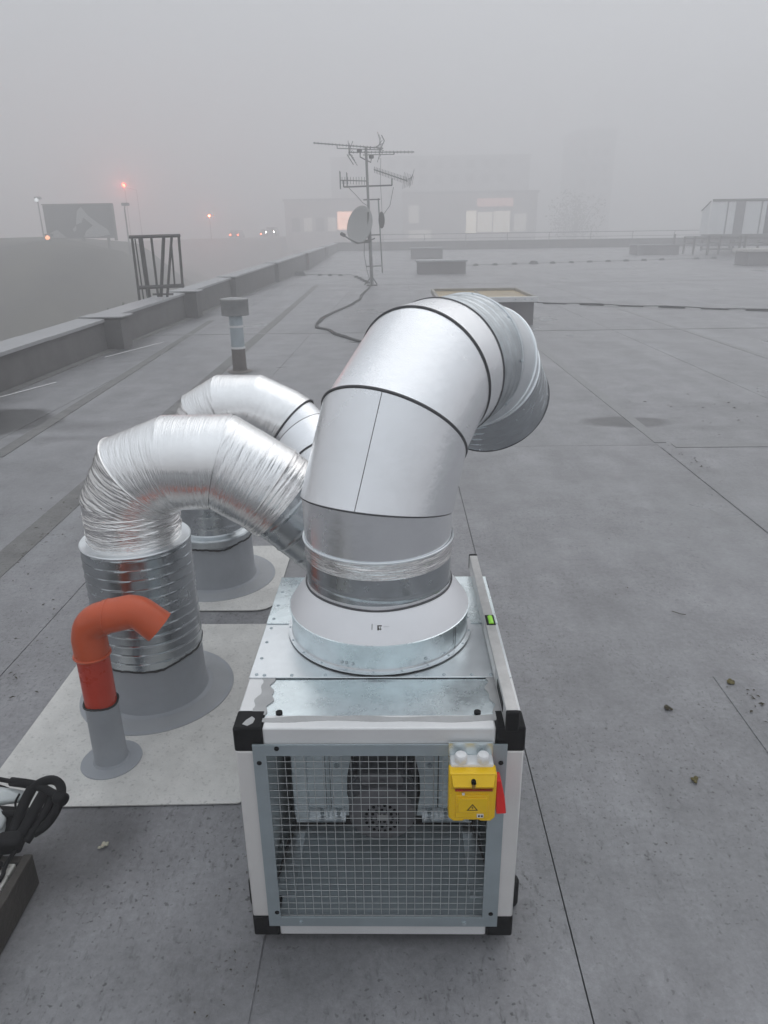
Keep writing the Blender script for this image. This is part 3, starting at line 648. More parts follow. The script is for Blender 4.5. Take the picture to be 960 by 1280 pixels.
# longitudinal seam on the first segment
P_, D_, Nn_, U_ = F
def along(i, tt, r): 
    a = ring(P_[i], D_[i], U_[i], Nn_[i], r, np.array([tt]))[0]; b = ring(P_[i+1], D_[i], U_[i], Nn_[i+1], r, np.array([tt]))[0]; return a, b
best = None
for tt in np.linspace(0, 2*pi, 181):
    a, b = along(1, tt, .189); d = (a-np.array([-.045, .2, 1.0])); 
    if a[1] < CY and (best is None or abs(a[0]+.052) < best[0]): best = (abs(a[0]+.052), a, b)
q = M(); q.tube(best[1], best[2], .0008, 6); child('lock_seam', q, SEAMD, exh)
# coupling, elbow and outlet
F2 = frames([s4, s5, s6, s7, s8])
m_, A_, B_, _ = seg_mesh(None, F2, 0, .1850, step=.003, nt_=128, disp=spiral(.040, .0030, .10)); cpl = child('duct_coupling', m_, COUPM, exh, smooth=50); bead('seam', B_, .003, GALV, cpl); A5 = B_
m_, A_, B_, _ = seg_mesh(None, F2, 1, .189, step=.02, lip=1); e1 = child('duct_segment', m_, GALV, exh, smooth=50); bead('seam', B_, .0050, GALV, e1)
m_, A_, B_, _ = seg_mesh(None, F2, 2, .187, step=.02, lip=1); e1 = child('duct_segment', m_, GALV, exh, smooth=50); bead('seam', B_, .0036, GALV, e1)
m_, A_, B_, _ = seg_mesh(None, F2, 3, .185, step=.003, nt_=128, disp=spiral(.036, .0022, .08)); e1 = child('duct_outlet', m_, SPIRAL, exh, smooth=50); bead('rim', B_, .0030, SEAMD, e1)
m_, *_ = seg_mesh(None, F2, 3, .180, step=.02); sub('shaded_inside', m_, CAVE, e1, smooth=50)  # inside of the duct coloured black for its shade
for i in range(9):
    p_ = A5[(i*14+3) % 128]; o = screw(0, 0, 0, cpl, s=1.0); e_ = p_-s5; e_ /= np.linalg.norm(e_)
    o.location = Vector(p_-(s5-s4)/np.linalg.norm(s5-s4)*.018+e_*.002); o.rotation_euler = Vector(e_).to_track_quat('Z', 'Y').to_euler()

# ------------------------------------------------------------------ insulated intake ducts
def riser(c, z_seal, z_rim, r_inner, top_r, label, name='duct_riser', spiral_in=False):
    t = empty(name, (c[0], c[1], 0), label, 'duct')
    wb = lambda r, z, a: (r*(1+.006*sin(3*a+c[1])), z)
    q = M(); q.lathe([(.283, .0069), (.281, .0100), (.20, .0135), (.190, .02), (.1835, .05), (.182, .07), (.180, z_seal+.02)], c, 96, wob=wb); sk = child('base_flashing', q, PVC, t, smooth=40)
    q = M(); q.lathe([(.2835, .0068), (.2825, .0098), (.206, .0138)], c, 96, wob=wb); sub('skirt', q, PVC2, sk)
    for v in q.v: pass
    pts = [(c[0]+.1845*cos(a), c[1]+.1845*sin(a), z_seal+.010*sin(2*a+1.2)+.004*sin(7*a)+random.uniform(-.002, .002)) for a in np.arange(120)*2*pi/120]
    bead('mastic_seal', pts, .0042, RUBBER, sk)
    return t
r1c = (-.8785, 1.060)
d1 = riser(r1c, .205, .631, .159, .185, 'near foil wrapped duct rising from a spiral steel sleeve beside the orange pipe')
m_, *_ = seg_mesh(None, frames([(*r1c, .20), (*r1c, .631)]), 0, .1855, step=.0026, nt_=128, disp=spiral(.036, .0020, .075)); slv = child('spiral_sleeve', m_, SPIRAL, d1, smooth=50)
q = M(); q.lathe([(.156, .628), (.180, .630), (.1875, .631), (.1885, .634), (.186, .637), (.170, .634), (.156, .632)], r1c, 96); sub('end_cap', q, GALV, slv)
M1 = [(-.8785, 1.06, .63), (-.8785, 1.06, .765), (-.828, 1.06, .862), (-.712, 1.06, .907), (-.545, 1.06, .907), (-.395, 1.06, .812)]
dd = np.array([.745, 0, -.667])
M1 += [tuple(np.array(M1[-1])+dd*.07), tuple(np.array(M1[-1])+dd*.62), (.10, .93, .352), (.10, .706, .352)]
F1 = frames(M1); rads = [.1585, .160, .1595, .160, .1585, .1575, .146, .150, .150]; s_ = 0
inner = lambda T: .45+.9*np.clip(.5-.9*np.cos(T-pi), 0, 1)
for i in range(9):
    if i < 6:
        am = [.0026, .0024, .0012, .0009, .0012, .0020][i]
        m_, A_, B_, L_ = seg_mesh(None, F1, i, rads[i], step=.0022, nt_=200, disp=wrinkle(am, i+1, bias=None), s0=s_)
        o = child('foil_wrap', m_, FOIL if i in (0, 1, 5) else FOILS, d1, smooth=70)
        if i in (1, 4): bead('tape_edge', B_, .003, FOIL, o)
    elif i == 6:
        m_, A_, B_, L_ = seg_mesh(None, F1, i, rads[i], step=.0045, nt_=112, disp=spiral(.075, .0030, .07), s0=s_); child('spiral_duct', m_, SPIRAL, d1, smooth=50)
    else:
        m_, A_, B_, L_ = seg_mesh(None, F1, i, rads[i], step=.03, s0=s_); child('duct_elbow', m_, DUCTM, d1, smooth=50)
    s_ += L_
# raised tape wraps on the riser neck
for z, tl in ((.665, .03), (.69, -.04), (.72, .05), (.748, -.02), (.70, .09)):
    pts = [(r1c[0]+.1612*cos(a), r1c[1]+.1612*sin(a), z+tl*.35*sin(a+tl*40)) for a in np.arange(90)*2*pi/90]
    q = M(); q.poly_tube(pts, .0016, 5, closed=True); child('tape_edge', q, FOIL, d1, smooth=60)

r2c = (-.867, 2.028)
d2 = riser(r2c, .235, .30, .15, .18, 'far foil wrapped duct behind the near one with bare steel elbow pieces')
q = M(); q.lathe([(.1845, .235), (.1865, .262), (.1865, .268), (.182, .275), (.160, .283), (.155, .290)], r2c, 96); slv = child('spiral_sleeve', q, COUPM, d2)
m_, *_ = seg_mesh(None, frames([(*r2c, .28), (*r2c, .50)]), 0, .155, step=.0045, nt_=112, disp=spiral(.060, .0022, .07)); child('spiral_duct', m_, SPIRAL, d2, smooth=50)
M2 = [(-.867, 2.028, .47), (-.867, 2.028, .735), (-.825, 2.028, .822), (-.745, 2.02, .868), (-.610, 2.01, .868), (-.490, 1.99, .815), (-.445, 1.98, .788), (-.395, 1.955, .745), (-.30, 1.83, .645), (-.13, 1.42, .50), (.0, 1.12, .44)]
F2_ = frames(M2); s_ = 0; rads = [.158, .158, .158, .158, .158, .158, .150, .152, .149, .149]
for i in range(10):
    if i < 6: m_, A_, B_, L_ = seg_mesh(None, F2_, i, rads[i], step=.003, nt_=160, disp=wrinkle([.002, .0025, .0016, .001, .001, .0008][i], i+20), s0=s_); o = child('foil_wrap', m_, FOIL if i < 2 else FOILS, d2, smooth=70)
    else: m_, A_, B_, L_ = seg_mesh(None, F2_, i, rads[i], step=.03, s0=s_); o = child('duct_elbow', m_, DUCTM, d2, smooth=50)
    if i >= 5: bead('seam', B_, .0028, SEAMD, o)
    s_ += L_

# ------------------------------------------------------------------ orange pipe
oc = (-.908, .656)
op = empty('vent_pipe', (oc[0], oc[1], 0), 'orange plastic vent pipe with bent end in a grey flashing collar', 'pipe')
q = M(); q.lathe([(.0965, .0069), (.0955, .0100), (.058, .0125), (.053, .02), (.0515, .05), (.0505, .215), (.052, .236)], oc, 64, wob=lambda r, z, a: (r*(1+.01*sin(2*a)), z)); fl_ = child('base_flashing', q, PVC, op)
bead('mastic_seal', [(oc[0]+.0525*cos(a), oc[1]+.0525*sin(a), .238+.003*sin(3*a)+random.uniform(-.0012, .0012)) for a in np.arange(60)*2*pi/60], .0035, RUBBER, fl_)
po = [(*oc, .22), (*oc, .425)]; q, *_ = seg_mesh(None, frames(po), 0, .0490, nt_=48, step=.05); pp = child('straight_pipe', q, ORANGE, op)
def arc(c, r, a0, a1, n, y): return [(c[0]+r*cos(a), y, c[1]+r*sin(a)) for a in np.linspace(a0, a1, n)]
# elbow 87 deg turning to +x : centreline up at x=-.908, over to z=.549
el = [(oc[0], oc[1], .410)]+arc((oc[0]+.068, .475), .068, pi, pi/2+.05, 9, oc[1])+[(-.830, oc[1], .545)]
pts = [np.array(p) for p in el]; q = M(); q.poly_tube(pts, [.0525]*2+[.0500]*(len(pts)-2), 40); ob = child('elbow', q, ORANGE2, op, smooth=40)
bead('socket_bead', [(oc[0]+.0535*cos(a), oc[1]+.0535*sin(a), .414) for a in np.arange(40)*2*pi/40], .0042, ORANGE2, ob)
bead('socket_bead', [(-.838, oc[1]+.0520*cos(a), .545+.0520*sin(a)) for a in np.arange(40)*2*pi/40], .0036, ORANGE2, ob)
e2 = [(-.842, oc[1], .5445), (-.765, oc[1], .562)]+[(-.765+.052*sin(a)+.0, oc[1], .562-.052*(1-cos(a))) for a in np.linspace(.1, .75, 6)]
lp = np.array(e2[-1]); e2.append(tuple(lp+np.array([.73, 0, -.68])*.060))
q = M(); pts = [np.array(p) for p in e2]; q.poly_tube(pts, [.0525, .0515]+[.0500]*(len(pts)-3)+[.0525], 40); q.f.pop(); o2 = child('outlet_elbow', q, ORANGE2, op, smooth=40)
q = M(); q.poly_tube([pts[-1], pts[-2]], .0485, 32); q.f.pop(-2); sub('inner_wall', q, CAVE, o2)  # pipe bore coloured black for its shade

# ------------------------------------------------------------------ spirit level
lv = empty('spirit_level', (.2775, .37, Z1+.0066), 'aluminium spirit level with green vial lying along the right edge of the fan box', 'spirit level')
q = M(); a0, b0 = .2655, .2905; zt = .694; zb_ = .6486
q.add([(a0, -.008, zb_), (b0, -.008, zb_), (b0, -.008, zt), (a0, -.008, zt), (a0-.002, .758, zb_), (b0-.004, .758, zb_), (b0-.004, .758, zt), (a0-.002, .758, zt)], [(0, 1, 2, 3), (4, 7, 6, 5), (0, 4, 5, 1), (3, 2, 6, 7), (0, 3, 7, 4), (1, 5, 6, 2)])
child('level_body', q, mat('level aluminium', (.56, .55, .54), .4, .5, .12, 30, .1, 60), lv, bevel=.0012)
q = M(); q.box((a0-.001, -.020, zb_-.001), (b0+.001, -.0075, zt+.0005)); child('end_cap', q, BLACK, lv, bevel=.003)
q = M(); q.box((a0-.003, .7585, zb_-.001), (b0-.003, .770, zt+.001)); child('end_cap', q, BLACK, lv, bevel=.003)
q = M(); q.box((a0+.001, .338, zt-.001), (b0-.001, .388, zt+.0012)); wn = child('vial_window', q, BLACK, lv, bevel=.0008)
q = M(); q.tube((a0+.0135, .342, zt-.002), (a0+.0135, .380, zt-.002), .0072, 14); vl = child('green_vial', q, LIME, lv, smooth=40)
q = M(); q.box((a0-.0012, .03, zb_+.012), (a0+.0005, .12, zt-.012)); child('side_slot', q, BLACK, lv)
q = M(); q.box((a0-.0010, .16, zb_+.010), (a0+.0005, .64, zt-.010)); child('web_panel', q, ALU, lv)

# ------------------------------------------------------------------ roof vent pipe
vc_ = (-1.960, 7.96)
vp = empty('roof_vent', (vc_[0], vc_[1], 0), 'short banded steel roof vent with wide round cap beyond the foil ducts', 'roof vent')
q = M(); q.lathe([(.16, .004), (.14, .012), (.095, .02), (.088, .06), (.086, .30)], vc_, 40); child('base_flashing', q, mat('brownish flashing', (.17, .15, .14), .7, 0, .15), vp)
q = M(); q.lathe([(.088, .298), (.088, .31), (.083, .312), (.083, .56), (.086, .562), (.086, .575), (.083, .577), (.083, .72)], vc_, 40); pz = child('vent_tube', q, GALVD, vp)
for z in (.305, .568):
    q = M(); q.lathe([(.089, z-.014), (.091, z-.012), (.091, z+.012), (.089, z+.014)], vc_, 40); sub('clamp_band', q, WALU, pz)
q = M(); q.lathe([(.075, .70), (.168, .702), (.172, .705), (.172, .72), (.169, .722), (.171, .87), (.174, .885), (.170, .90), (.10, .912), (.001, .916)], vc_, 48); child('vent_cap', q, mat('weathered zinc', (.30, .30, .30), .5, .6, .2, 8), vp)

# ------------------------------------------------------------------ skylight & roof boxes
def kerb_box(name, x0, x1, y0, y1, h, label, lid, base=0, group=None):
    t = empty(name, ((x0+x1)/2, (y0+y1)/2, base), label, 'skylight' if name == 'skylight' else 'roof box', group)
    q = M(); q.box((x0+.03, y0+.03, base-.2), (x1-.03, y1-.03, base+h-.07)); child('kerb', q, mat('kerb render', (.19, .18, .185), .8, 0, .12, 3, .2), t, bevel=.01)
    return t
sk = kerb_box('skylight', .82, 2.64, 12.55, 14.85, .50, 'square roof skylight with yellowed recessed panel just beyond the gooseneck duct', True)
for nme, a, b in (('rim_frame', (.80, 12.50, .42), (2.66, 12.56, .515)), ('rim_frame', (.80, 14.84, .42), (2.66, 14.90, .515)), ('rim_frame', (.80, 12.56, .42), (.86, 14.84, .515)), ('rim_frame', (2.60, 12.56, .42), (2.66, 14.84, .515))):
    q = M(); q.box(a, b); child(nme, q, WALU if b[1] < 13 else mat('dull rim', (.32, .30, .27), .6), sk, bevel=.006)
q = M(); q.box((.855, 12.555, .44), (1.73, 14.845, .462)); child('panel', q, TAN, sk)
q = M(); q.box((1.74, 12.555, .44), (2.605, 14.845, .462)); child('panel', q, TAN, sk)
q = M(); q.box((1.71, 12.57, .455), (1.76, 14.83, .475)); child('mullion', q, mat('dull mullion', (.28, .25, .2), .6), sk)
for x in (2.25, 2.42, 2.55):
    q = M(); q.tube((x, 12.497, .47), (x, 12.505, .47), .012, 8); child('bolt', q, GALVD, sk)
b1 = kerb_box('roof_box', .96, 3.08, 31.1, 32.6, .55, 'grey roof hatch box with pale lid behind the skylight', True, 0)
q = M(); q.box((.93, 31.05, .485), (3.11, 32.65, .56)); child('lid', q, mat('lid zinc', (.33, .33, .34), .5, .1), b1, bevel=.01)
b2_ = kerb_box('roof_box', .98, 2.98, 45.5, 47, .66, 'fainter roof hatch box farther off behind the pale lidded one', True, gz(46)-.02)
q = M(); q.box((.94, 45.45, gz(46)+.58), (3.02, 47.05, gz(46)+.66)); child('lid', q, mat('lid zinc dull', (.28, .28, .29), .5, .1), b2_, bevel=.01)
b3 = kerb_box('roof_box', 15.1, 17.75, 46.5, 48.2, .62, 'wide low roof box standing alone near the far parapet on the right', True, gz(47)-.02)
q = M(); q.box((15.05, 46.45, gz(47)+.54), (17.8, 48.25, gz(47)+.60)); child('lid', q, mat('lid zinc dark', (.22, .22, .23), .5, .1), b3, bevel=.01)
b4 = kerb_box('roof_box', 16.7, 19.0, 34.9, 36.4, .72, 'roof box with weathered whitish lid in front of the pipe racks', True, 0)
q = M(); q.box((16.6, 34.8, .62), (19.1, 36.5, .75)); child('lid', q, mat('lid whitish', (.52, .50, .47), .6, 0, .2), b4, bevel=.01)
# ------------------------------------------------------------------ lightning conductors
def conductor(pts, blocks, label):
    t = empty('lightning_conductor', (pts[0][0], pts[0][1], 0), label, 'cable')
    q = M(); q.poly_tube([(x, y, gz(y)+.045) for x, y in pts], .010, 5); child('conductor_wire', q, CABLE, t)
    d = None
    for (x, y, s) in blocks:
        if d is None:
            q = M(); q.add([(-.13, -.08, 0), (.13, -.08, 0), (.13, .08, 0), (-.13, .08, 0), (-.08, -.05, .09), (.08, -.05, .09), (.08, .05, .09), (-.08, .05, .09)], [(3, 2, 1, 0), (4, 5, 6, 7), (0, 1, 5, 4), (1, 2, 6, 5), (2, 3, 7, 6), (3, 0, 4, 7)])
            o = child('block', q, BLOCKM, t); d = o.data
        else: o = obj('block', None, None, t, data=d)
        o.location = Vector((x, y, gz(y)+.002))-t.location; o.scale = (s, s, s)
    return t
def lin(a, b, n): return [(a[0]+(b[0]-a[0])*i/(n-1), a[1]+(b[1]-a[1])*i/(n-1)) for i in range(n)]
pA = lin((3.2, 38.4), (18.0, 41.9), 15)
conductor(pA, [(x, y, 1.15 if i != 4 else 1.9) for i, (x, y) in enumerate(pA) if i not in (12,)], 'thin lightning conductor on dark blocks crossing the far roof from left to right')
pB = lin((-4.3, 31.5), (-1.8, 30.6), 6)
conductor(pB+[(-.9, 25.4)], [(-4.1, 31.4, 2.0)]+[(x, y, .75) for x, y in ((-3.2, 31.1), (-2.75, 30.9), (-2.3, 30.8), (-1.55, 29.4), (-1.36, 28.3), (-1.22, 27.3), (-1.08, 26.4), (-.95, 25.5))], 'dotted lightning conductor running from the left parapet to the antenna mast')
tC = empty('lightning_conductor', (3.4, 17.2, 0), 'dark conductor line lying on the roof to the right of the skylight', 'cable')
pC = lin((2.64, 17.4), (9.5, 13.55), 17)
q = M(); q.poly_tube([(x, y, .03+.012*sin(i*1.7)) for i, (x, y) in enumerate(pC)], .011, 6); child('conductor_wire', q, CABLE, tC)
for (x, y) in lin((3.1, 17.15), (9.3, 13.66), 9):
    q = M(); q.box((x-.28, y-.05, .005), (x+.28, y+.05, .028), rot=-.51); child('fixing_strip', q, BLOCKM, tC)
# cable loop to the mast
cb = empty('antenna_cable', (-1.4, 12.9, 0), 'black bundled antenna cable looping over the roof from the mast foot', 'cable')
cp_ = [(-.84, 24.1), (-.84, 22.5), (-.95, 19.8), (-.93, 18.5), (-1.05, 17.2), (-1.35, 15.3), (-1.50, 14.0), (-1.52, 13.1), (-1.44, 12.45), (-1.2, 12.1), (-1.02, 11.5), (-.75, 10.9), (-.50, 10.45), (-.2, 10.2), (.4, 10.4), (.9, 11.4), (1.0, 12.4)]
cp2 = []
for i in range(len(cp_)-1):
    for t in (0, .33, .66): cp2.append((cp_[i][0]+(cp_[i+1][0]-cp_[i][0])*t, cp_[i][1]+(cp_[i+1][1]-cp_[i][1])*t, .016))
for k_, (ox, oy) in enumerate(((0, 0), (.045, .02))):
    q = M(); q.poly_tube([(x+ox+.012*sin(i+k_), y+oy, z) for i, (x, y, z) in enumerate(cp2)], .018 if k_ == 0 else .012, 6); child('cable_strand', q, CABLE, cb)

# ------------------------------------------------------------------ antenna mast
MY = 24.25
mast = empty('antenna_mast', (-.76, MY, 0), 'tall steel mast carrying the television antennas and satellite dish', 'mast')
XT, XB = -.87, -.755
def mxz(z): return XB+(XT-XB)*z/4.2
q = M(); q.tube((XB, MY, 0), (mxz(2.2), MY, 2.2), .055, 12); q.tube((mxz(2.2), MY, 2.15), (mxz(4.22), MY, 4.22), .042, 12); child('mast_pole', q, GREYM, mast)
q = M(); q.box((XB-.18, MY-.15, .002), (XB+.18, MY+.15, .03)); child('base_plate', q, STEELD, mast)
for ang in (.9, 2.8, 4.6):
    q = M(); q.tube((XB, MY, .30), (XB+.28*cos(ang), MY+.28*sin(ang), .02), .018, 6); child('brace', q, STEELD, mast)
q = M(); q.tube((-.40, MY+.1, .4), (-.50, MY+.1, 2.72), .022, 8); child('side_pole', q, GREYM, mast)
for z in (.62, 1.6, 2.68):
    q = M(); q.tube((mxz(z)-.16, MY, z), (-.44, MY+.05, z+.01), .020, 6); child('clamp_arm', q, STEELD, mast)
q = M(); q.lathe([(.001, -.03), (.10, -.02), (.13, .02), (.12, .06), (.001, .08)], n=16); o = child('junction_box', q, STEELD, mast); o.rotation_euler = (pi/2, 0, 0); o.location = Vector((-.40, MY, 2.06))-mast.location; o.scale = (.8, 2, 1)
q = M(); q.tube((-1.62, MY, 3.07), (-.04, MY, 3.10), .026, 6); q.tube((-1.62, MY, 3.07), (-1.62, MY, 3.28), .024, 6); q.tube((-.05, MY, 3.10), (-.05, MY, 3.30), .024, 6); child('cross_arm', q, STEELD, mast)
q = M(); q.poly_tube([(-1.45, MY, 3.04), (-1.2, MY, 2.8), (-1.02, MY, 2.6), (-.86, MY, 2.5)], .008, 5); q.poly_tube([(.0, MY, 3.05), (-.12, MY, 2.5), (-.36, MY, 2.2)], .008, 5); q.poly_tube([(-.40, MY, 3.9), (-.42, MY, 3.2), (-.38, MY, 2.2)], .006, 5)
q.poly_tube([(-.98, MY, 1.5), (-1.0, MY, 1.0), (-.92, MY, .5), (-.80, MY, .1)], .01, 5); child('coax_cable', q, CABLE, mast)
ANT = mat('antenna aluminium', (.12, .12, .12), .5, .5)
def yagi(c, boom, ne, el_, vertical, label, refl=False, tilt=0, drop=.10):
    """boom: half vectors (dx,dy,dz)"""
    t = empty('tv_antenna', c, label, 'antenna', None); c = np.array(c, float); a = c+np.array(boom[0]); b = c+np.array(boom[1])
    q = M(); q.tube(a, b, .017, 6); child('boom', q, ANT, t)
    d = None; ax_ = (b-a)/np.linalg.norm(b-a)
    perp = np.array([0, 0, 1.]) if vertical else np.cross(ax_, (0, 0, 1)); perp /= np.linalg.norm(perp)
    for i in range(ne):
        p = a+(b-a)*(i+.4)/ne; h = el_*(1+.25*i/ne)
        if d is None: q = M(); q.tube(-perp*.5, perp*.5, .008, 5); o = sub('element', q, ANT, t); d = o.data
        else: o = obj('element', None, None, t, data=d)
        o.location = Vector(p-c); o.scale = (2*h if abs(perp[0]) > .05 else 1, 2*h if abs(perp[1]) > .05 else 1, 2*h if abs(perp[2]) > .5 else 1)
    return t, c
# upper pair, aimed opposite ways, elements pointing mostly towards the camera
t, c = yagi((-1.30, MY-.08, 4.28), ((-1.22, -.15, .06), (.98, .12, -.10)), 20, .035, True, 'upper television antenna whose long boom points to the left')
q = M(); q.tube((-1.78, MY-.1, 4.19), (-.35, MY, 4.13), .014, 6); q.tube((-1.78, MY-.1, 4.19), (-1.78, MY-.1, 4.30), .014, 6); q.tube((-.74, MY, 4.13), (-.74, MY, 4.23), .014, 6); child('lower_boom', q, ANT, t)
q = M()
for s in (-1, 1):
    for k in range(5): q.tube((-.62+.10*k*.5+.06, MY-.05+s*.05*k, 4.22+s*.0), (-.30-.05*k, MY+s*(.10+.10*k), 4.22+s*(.12+.09*k)), .009, 5)
q.tube((-.37, MY, 4.22), (-.28, MY+.05, 4.40), .014, 5); q.tube((-.28, MY+.05, 4.40), (-.37, MY+.05, 4.56), .014, 5); child('reflector', q, ANT, t)
q = M(); q.lathe([(.001, -.06), (.07, -.05), (.085, 0), (.07, .05), (.001, .06)], n=14); o = child('dipole_box', q, STEELD, t, smooth=60); o.location = Vector((-1.08, MY, 4.12))-t.location
t, c = yagi((-.35, MY+.12, 4.06), ((-1.10, .2, .05), (1.02, -.1, 0)), 18, .035, True, 'upper television antenna whose long boom points to the right')
q = M(); q.tube((-1.42, MY+.1, 4.12), (-1.42, MY+.1, 3.98), .014, 6); q.tube((-.97, MY+.05, 4.0), (.03, MY, 4.0), .014, 6); q.tube((.03, MY, 4.0), (.03, MY, 4.08), .014, 6); child('lower_boom', q, ANT, t)
q = M()
for s in (-1, 1):
    for k in range(5): q.tube((-1.42, MY+.1, 4.06), (-1.30-.04*k*s, MY+s*(.05+.10*k), 4.06+s*(.08+.08*k)), .009, 5)
q.tube((-1.48, MY, 4.02), (-1.28, MY, 3.72), .013, 5); q.tube((-1.40, MY, 4.15), (-1.28, MY, 4.40), .010, 5); child('reflector', q, ANT, t)
q = M(); q.lathe([(.001, -.06), (.07, -.05), (.085, 0), (.07, .05), (.001, .06)], n=14); o = child('dipole_box', q, STEELD, t, smooth=60); o.location = Vector((-.70, MY, 3.94))-t.location
q = M(); q.poly_tube([(-1.06, MY, 4.12), (-1.06, MY, 3.94), (-.90, MY, 3.86), (-.72, MY, 3.78), (-.70, MY, 3.94)], .02, 6); child('bracket', q, STEELD, mast)
# lower pair
t, c = yagi((-1.40, MY, 3.27), ((-.30, 0, 0), (.50, .5, .0)), 9, .10, True, 'short lower television antenna on the left end of the cross arm')
q = M()
for x_, s_z in ((-1.72, .26), (-1.50, .22)):
    for k in range(5): q.tube((x_, MY-.25+.1*k, 3.27-s_z), (x_, MY-.25+.1*k, 3.27+s_z), .006, 4)
child('reflector', q, ANT, t)
t, c = yagi((-.05, MY, 3.33), ((-.56, -.5, .20), (.50, .45, -.08)), 22, .09, True, 'tilted lower television antenna on the right end of the cross arm')
q = M()
for k in range(7):
    q.tube((.40+.02*k, MY+.1, 3.27-.04*k), (.62+.01*k, MY+.3, 3.34+.04*k), .006, 4); q.tube((.30+.05*k, MY+.2, 3.0+.02*k), (.36+.05*k, MY+.2, 3.5-.02*k), .005, 4)
child('reflector', q, ANT, t)
# dish
ds = empty('satellite_dish', (-1.12, MY-.25, 1.9), 'grey oval satellite dish bolted to the antenna mast', 'dish')
q = M(); rows_ = 7; nn = 36; vs = [(0, 0, 0)]
for i in range(1, rows_+1):
    rr = i/rows_
    for k in range(nn): vs.append((.46*rr*cos(2*pi*k/nn), .10*(rr*rr), .60*rr*sin(2*pi*k/nn)))
fs = [(0, 1+k, 1+(k+1) % nn) for k in range(nn)]
for i in range(rows_-1):
    for k in range(nn): a = 1+i*nn; fs.append((a+k, a+nn+k, a+nn+(k+1) % nn, a+(k+1) % nn))
vs = [(x, -y+.10, z) for x, y, z in vs]; q.add(vs, fs)
o = sub('reflector', q, DISHM, ds, smooth=60); sm = o.modifiers.new('s', 'SOLIDIFY'); sm.thickness = .012; o.rotation_euler = (radians(-12), radians(10), radians(-28)); o.location = (0, 0, .02)
q = M(); q.poly_tube([(-.62, MY-.35, 1.50), (-.98, MY-.4, 1.38), (-1.18, MY-.5, 1.36), (-1.45, MY-.8, 1.50), (-1.62, MY-.95, 1.62)], .022, 6); child('feed_arm', q, STEELD, ds)
q = M(); q.tube((-1.68, MY-.98, 1.66), (-1.58, MY-.86, 1.60), .055, 10); child('feed_horn', q, STEELD, ds, bevel=.01)
q = M(); q.box((-1.0, MY-.30, 1.36), (-.78, MY-.05, 1.46)); q.box((-.86, MY-.30, 1.38), (-.76, MY-.05, 2.3)); child('bracket', q, STEELD, ds)

# ------------------------------------------------------------------ ladder cage frame outside the parapet
lf = empty('ladder_frame', (-4.6, 13.5, 0), 'dark steel ladder guard frame standing just outside the left parapet', 'ladder')
def bar(n_, p, q_, r_): 
    m__ = M(); m__.tube(p, q_, r_, 4); return child(n_, m__, STEELD, lf, smooth=0)
YF = 13.5
bar('post', (-5.04, YF, 1.63), (-5.05, YF, .30), .026); bar('post', (-4.13, YF, 1.63), (-4.16, YF, .69), .026); bar('post', (-5.00, YF+.05, 1.60), (-4.98, YF+.05, .28), .014)
bar('rail', (-5.09, YF, 1.635), (-4.10, YF, 1.650), .030); bar('rail', (-5.05, YF, .70), (-4.13, YF, .73), .036)
bar('stile', (-4.88, YF+.02, 1.62), (-4.86, YF+.02, .40), .046); bar('stile', (-4.665, YF, 1.63), (-4.67, YF, .42), .024)
bar('stile', (-4.43, YF+.03, 1.64), (-4.64, YF+.03, .42), .034); bar('stile', (-4.275, YF+.02, 1.62), (-4.51, YF+.02, .44), .026); bar('stile', (-4.28, YF-.02, 1.60), (-4.31, YF-.02, .70), .018)
bar('rung', (-4.87, YF+.3, .55), (-4.45, YF+.3, .55), .018)

# roof sticks near the parapet
for (a, b, lab) in (((-4.18, 9.2), (-3.78, 10.75), 'thin pale lath lying on the roof below the parapet buttress'), ((-4.35, 6.3), (-4.05, 7.3), 'thin pale lath lying beside the dark puddle at the parapet')):
    q = M(); q.tube((a[0], a[1], .012), (b[0], b[1], .012), .005, 5); tag(obj('wooden_lath', q, WALU), lab, 'lath')

# ------------------------------------------------------------------ pipe racks, plant room, sign pole on the far right
rk = empty('pipe_rack', (20, 46, gz(46)), 'low rack of grey insulated pipes on short legs in front of the plant room', 'pipe rack')
zb0 = gz(47)
for i, (z, y, r_) in enumerate(((.98, 47, .10), (.86, 47.6, .07), (.55, 46.4, .09), (.30, 46.2, .06))):
    q = M(); q.tube((18.2+i*.25, y, zb0+z), (34, y, zb0+z-.1), r_, 10); child('pipe', q, [GREYM, COPING, COPING, GREYM][i], rk)
for i in range(8):
    x = 18.4+i*1.55; q = M(); q.box((x-.05, 46, zb0-.05), (x+.05, 46.1, zb0+1.05)); q.box((x-.05, 47.6, zb0-.05), (x+.05, 47.7, zb0+1.05)); q.box((x-.06, 46, zb0+.60), (x+.06, 47.7, zb0+.68)); child('support', q, STEELD, rk)
pr = empty('plant_room', (22, 48, 1.3), 'white panelled plant room with dark end bay raised on the steel rack at the right edge', 'plant room')
PW = mat('white cladding', (.86, .87, .87), .6, 0, .06, .8, .1); PG = mat('grey cladding', (.25, .25, .26), .6, 0, .10, .8, .1); PD = mat('dark bay', (.05, .05, .055), .6)
zt0 = 3.22; X0_ = 18.95; zlo = 1.36; YP = 45.5
q = M(); q.prism([(X0_+.05, YP+.1), (33, YP+.1), (33, YP+6), (X0_+2.7, YP+6)], zlo+.02, zt0-.05); child('body', q, PW, pr, smooth=0)
xx = X0_; k_ = 0
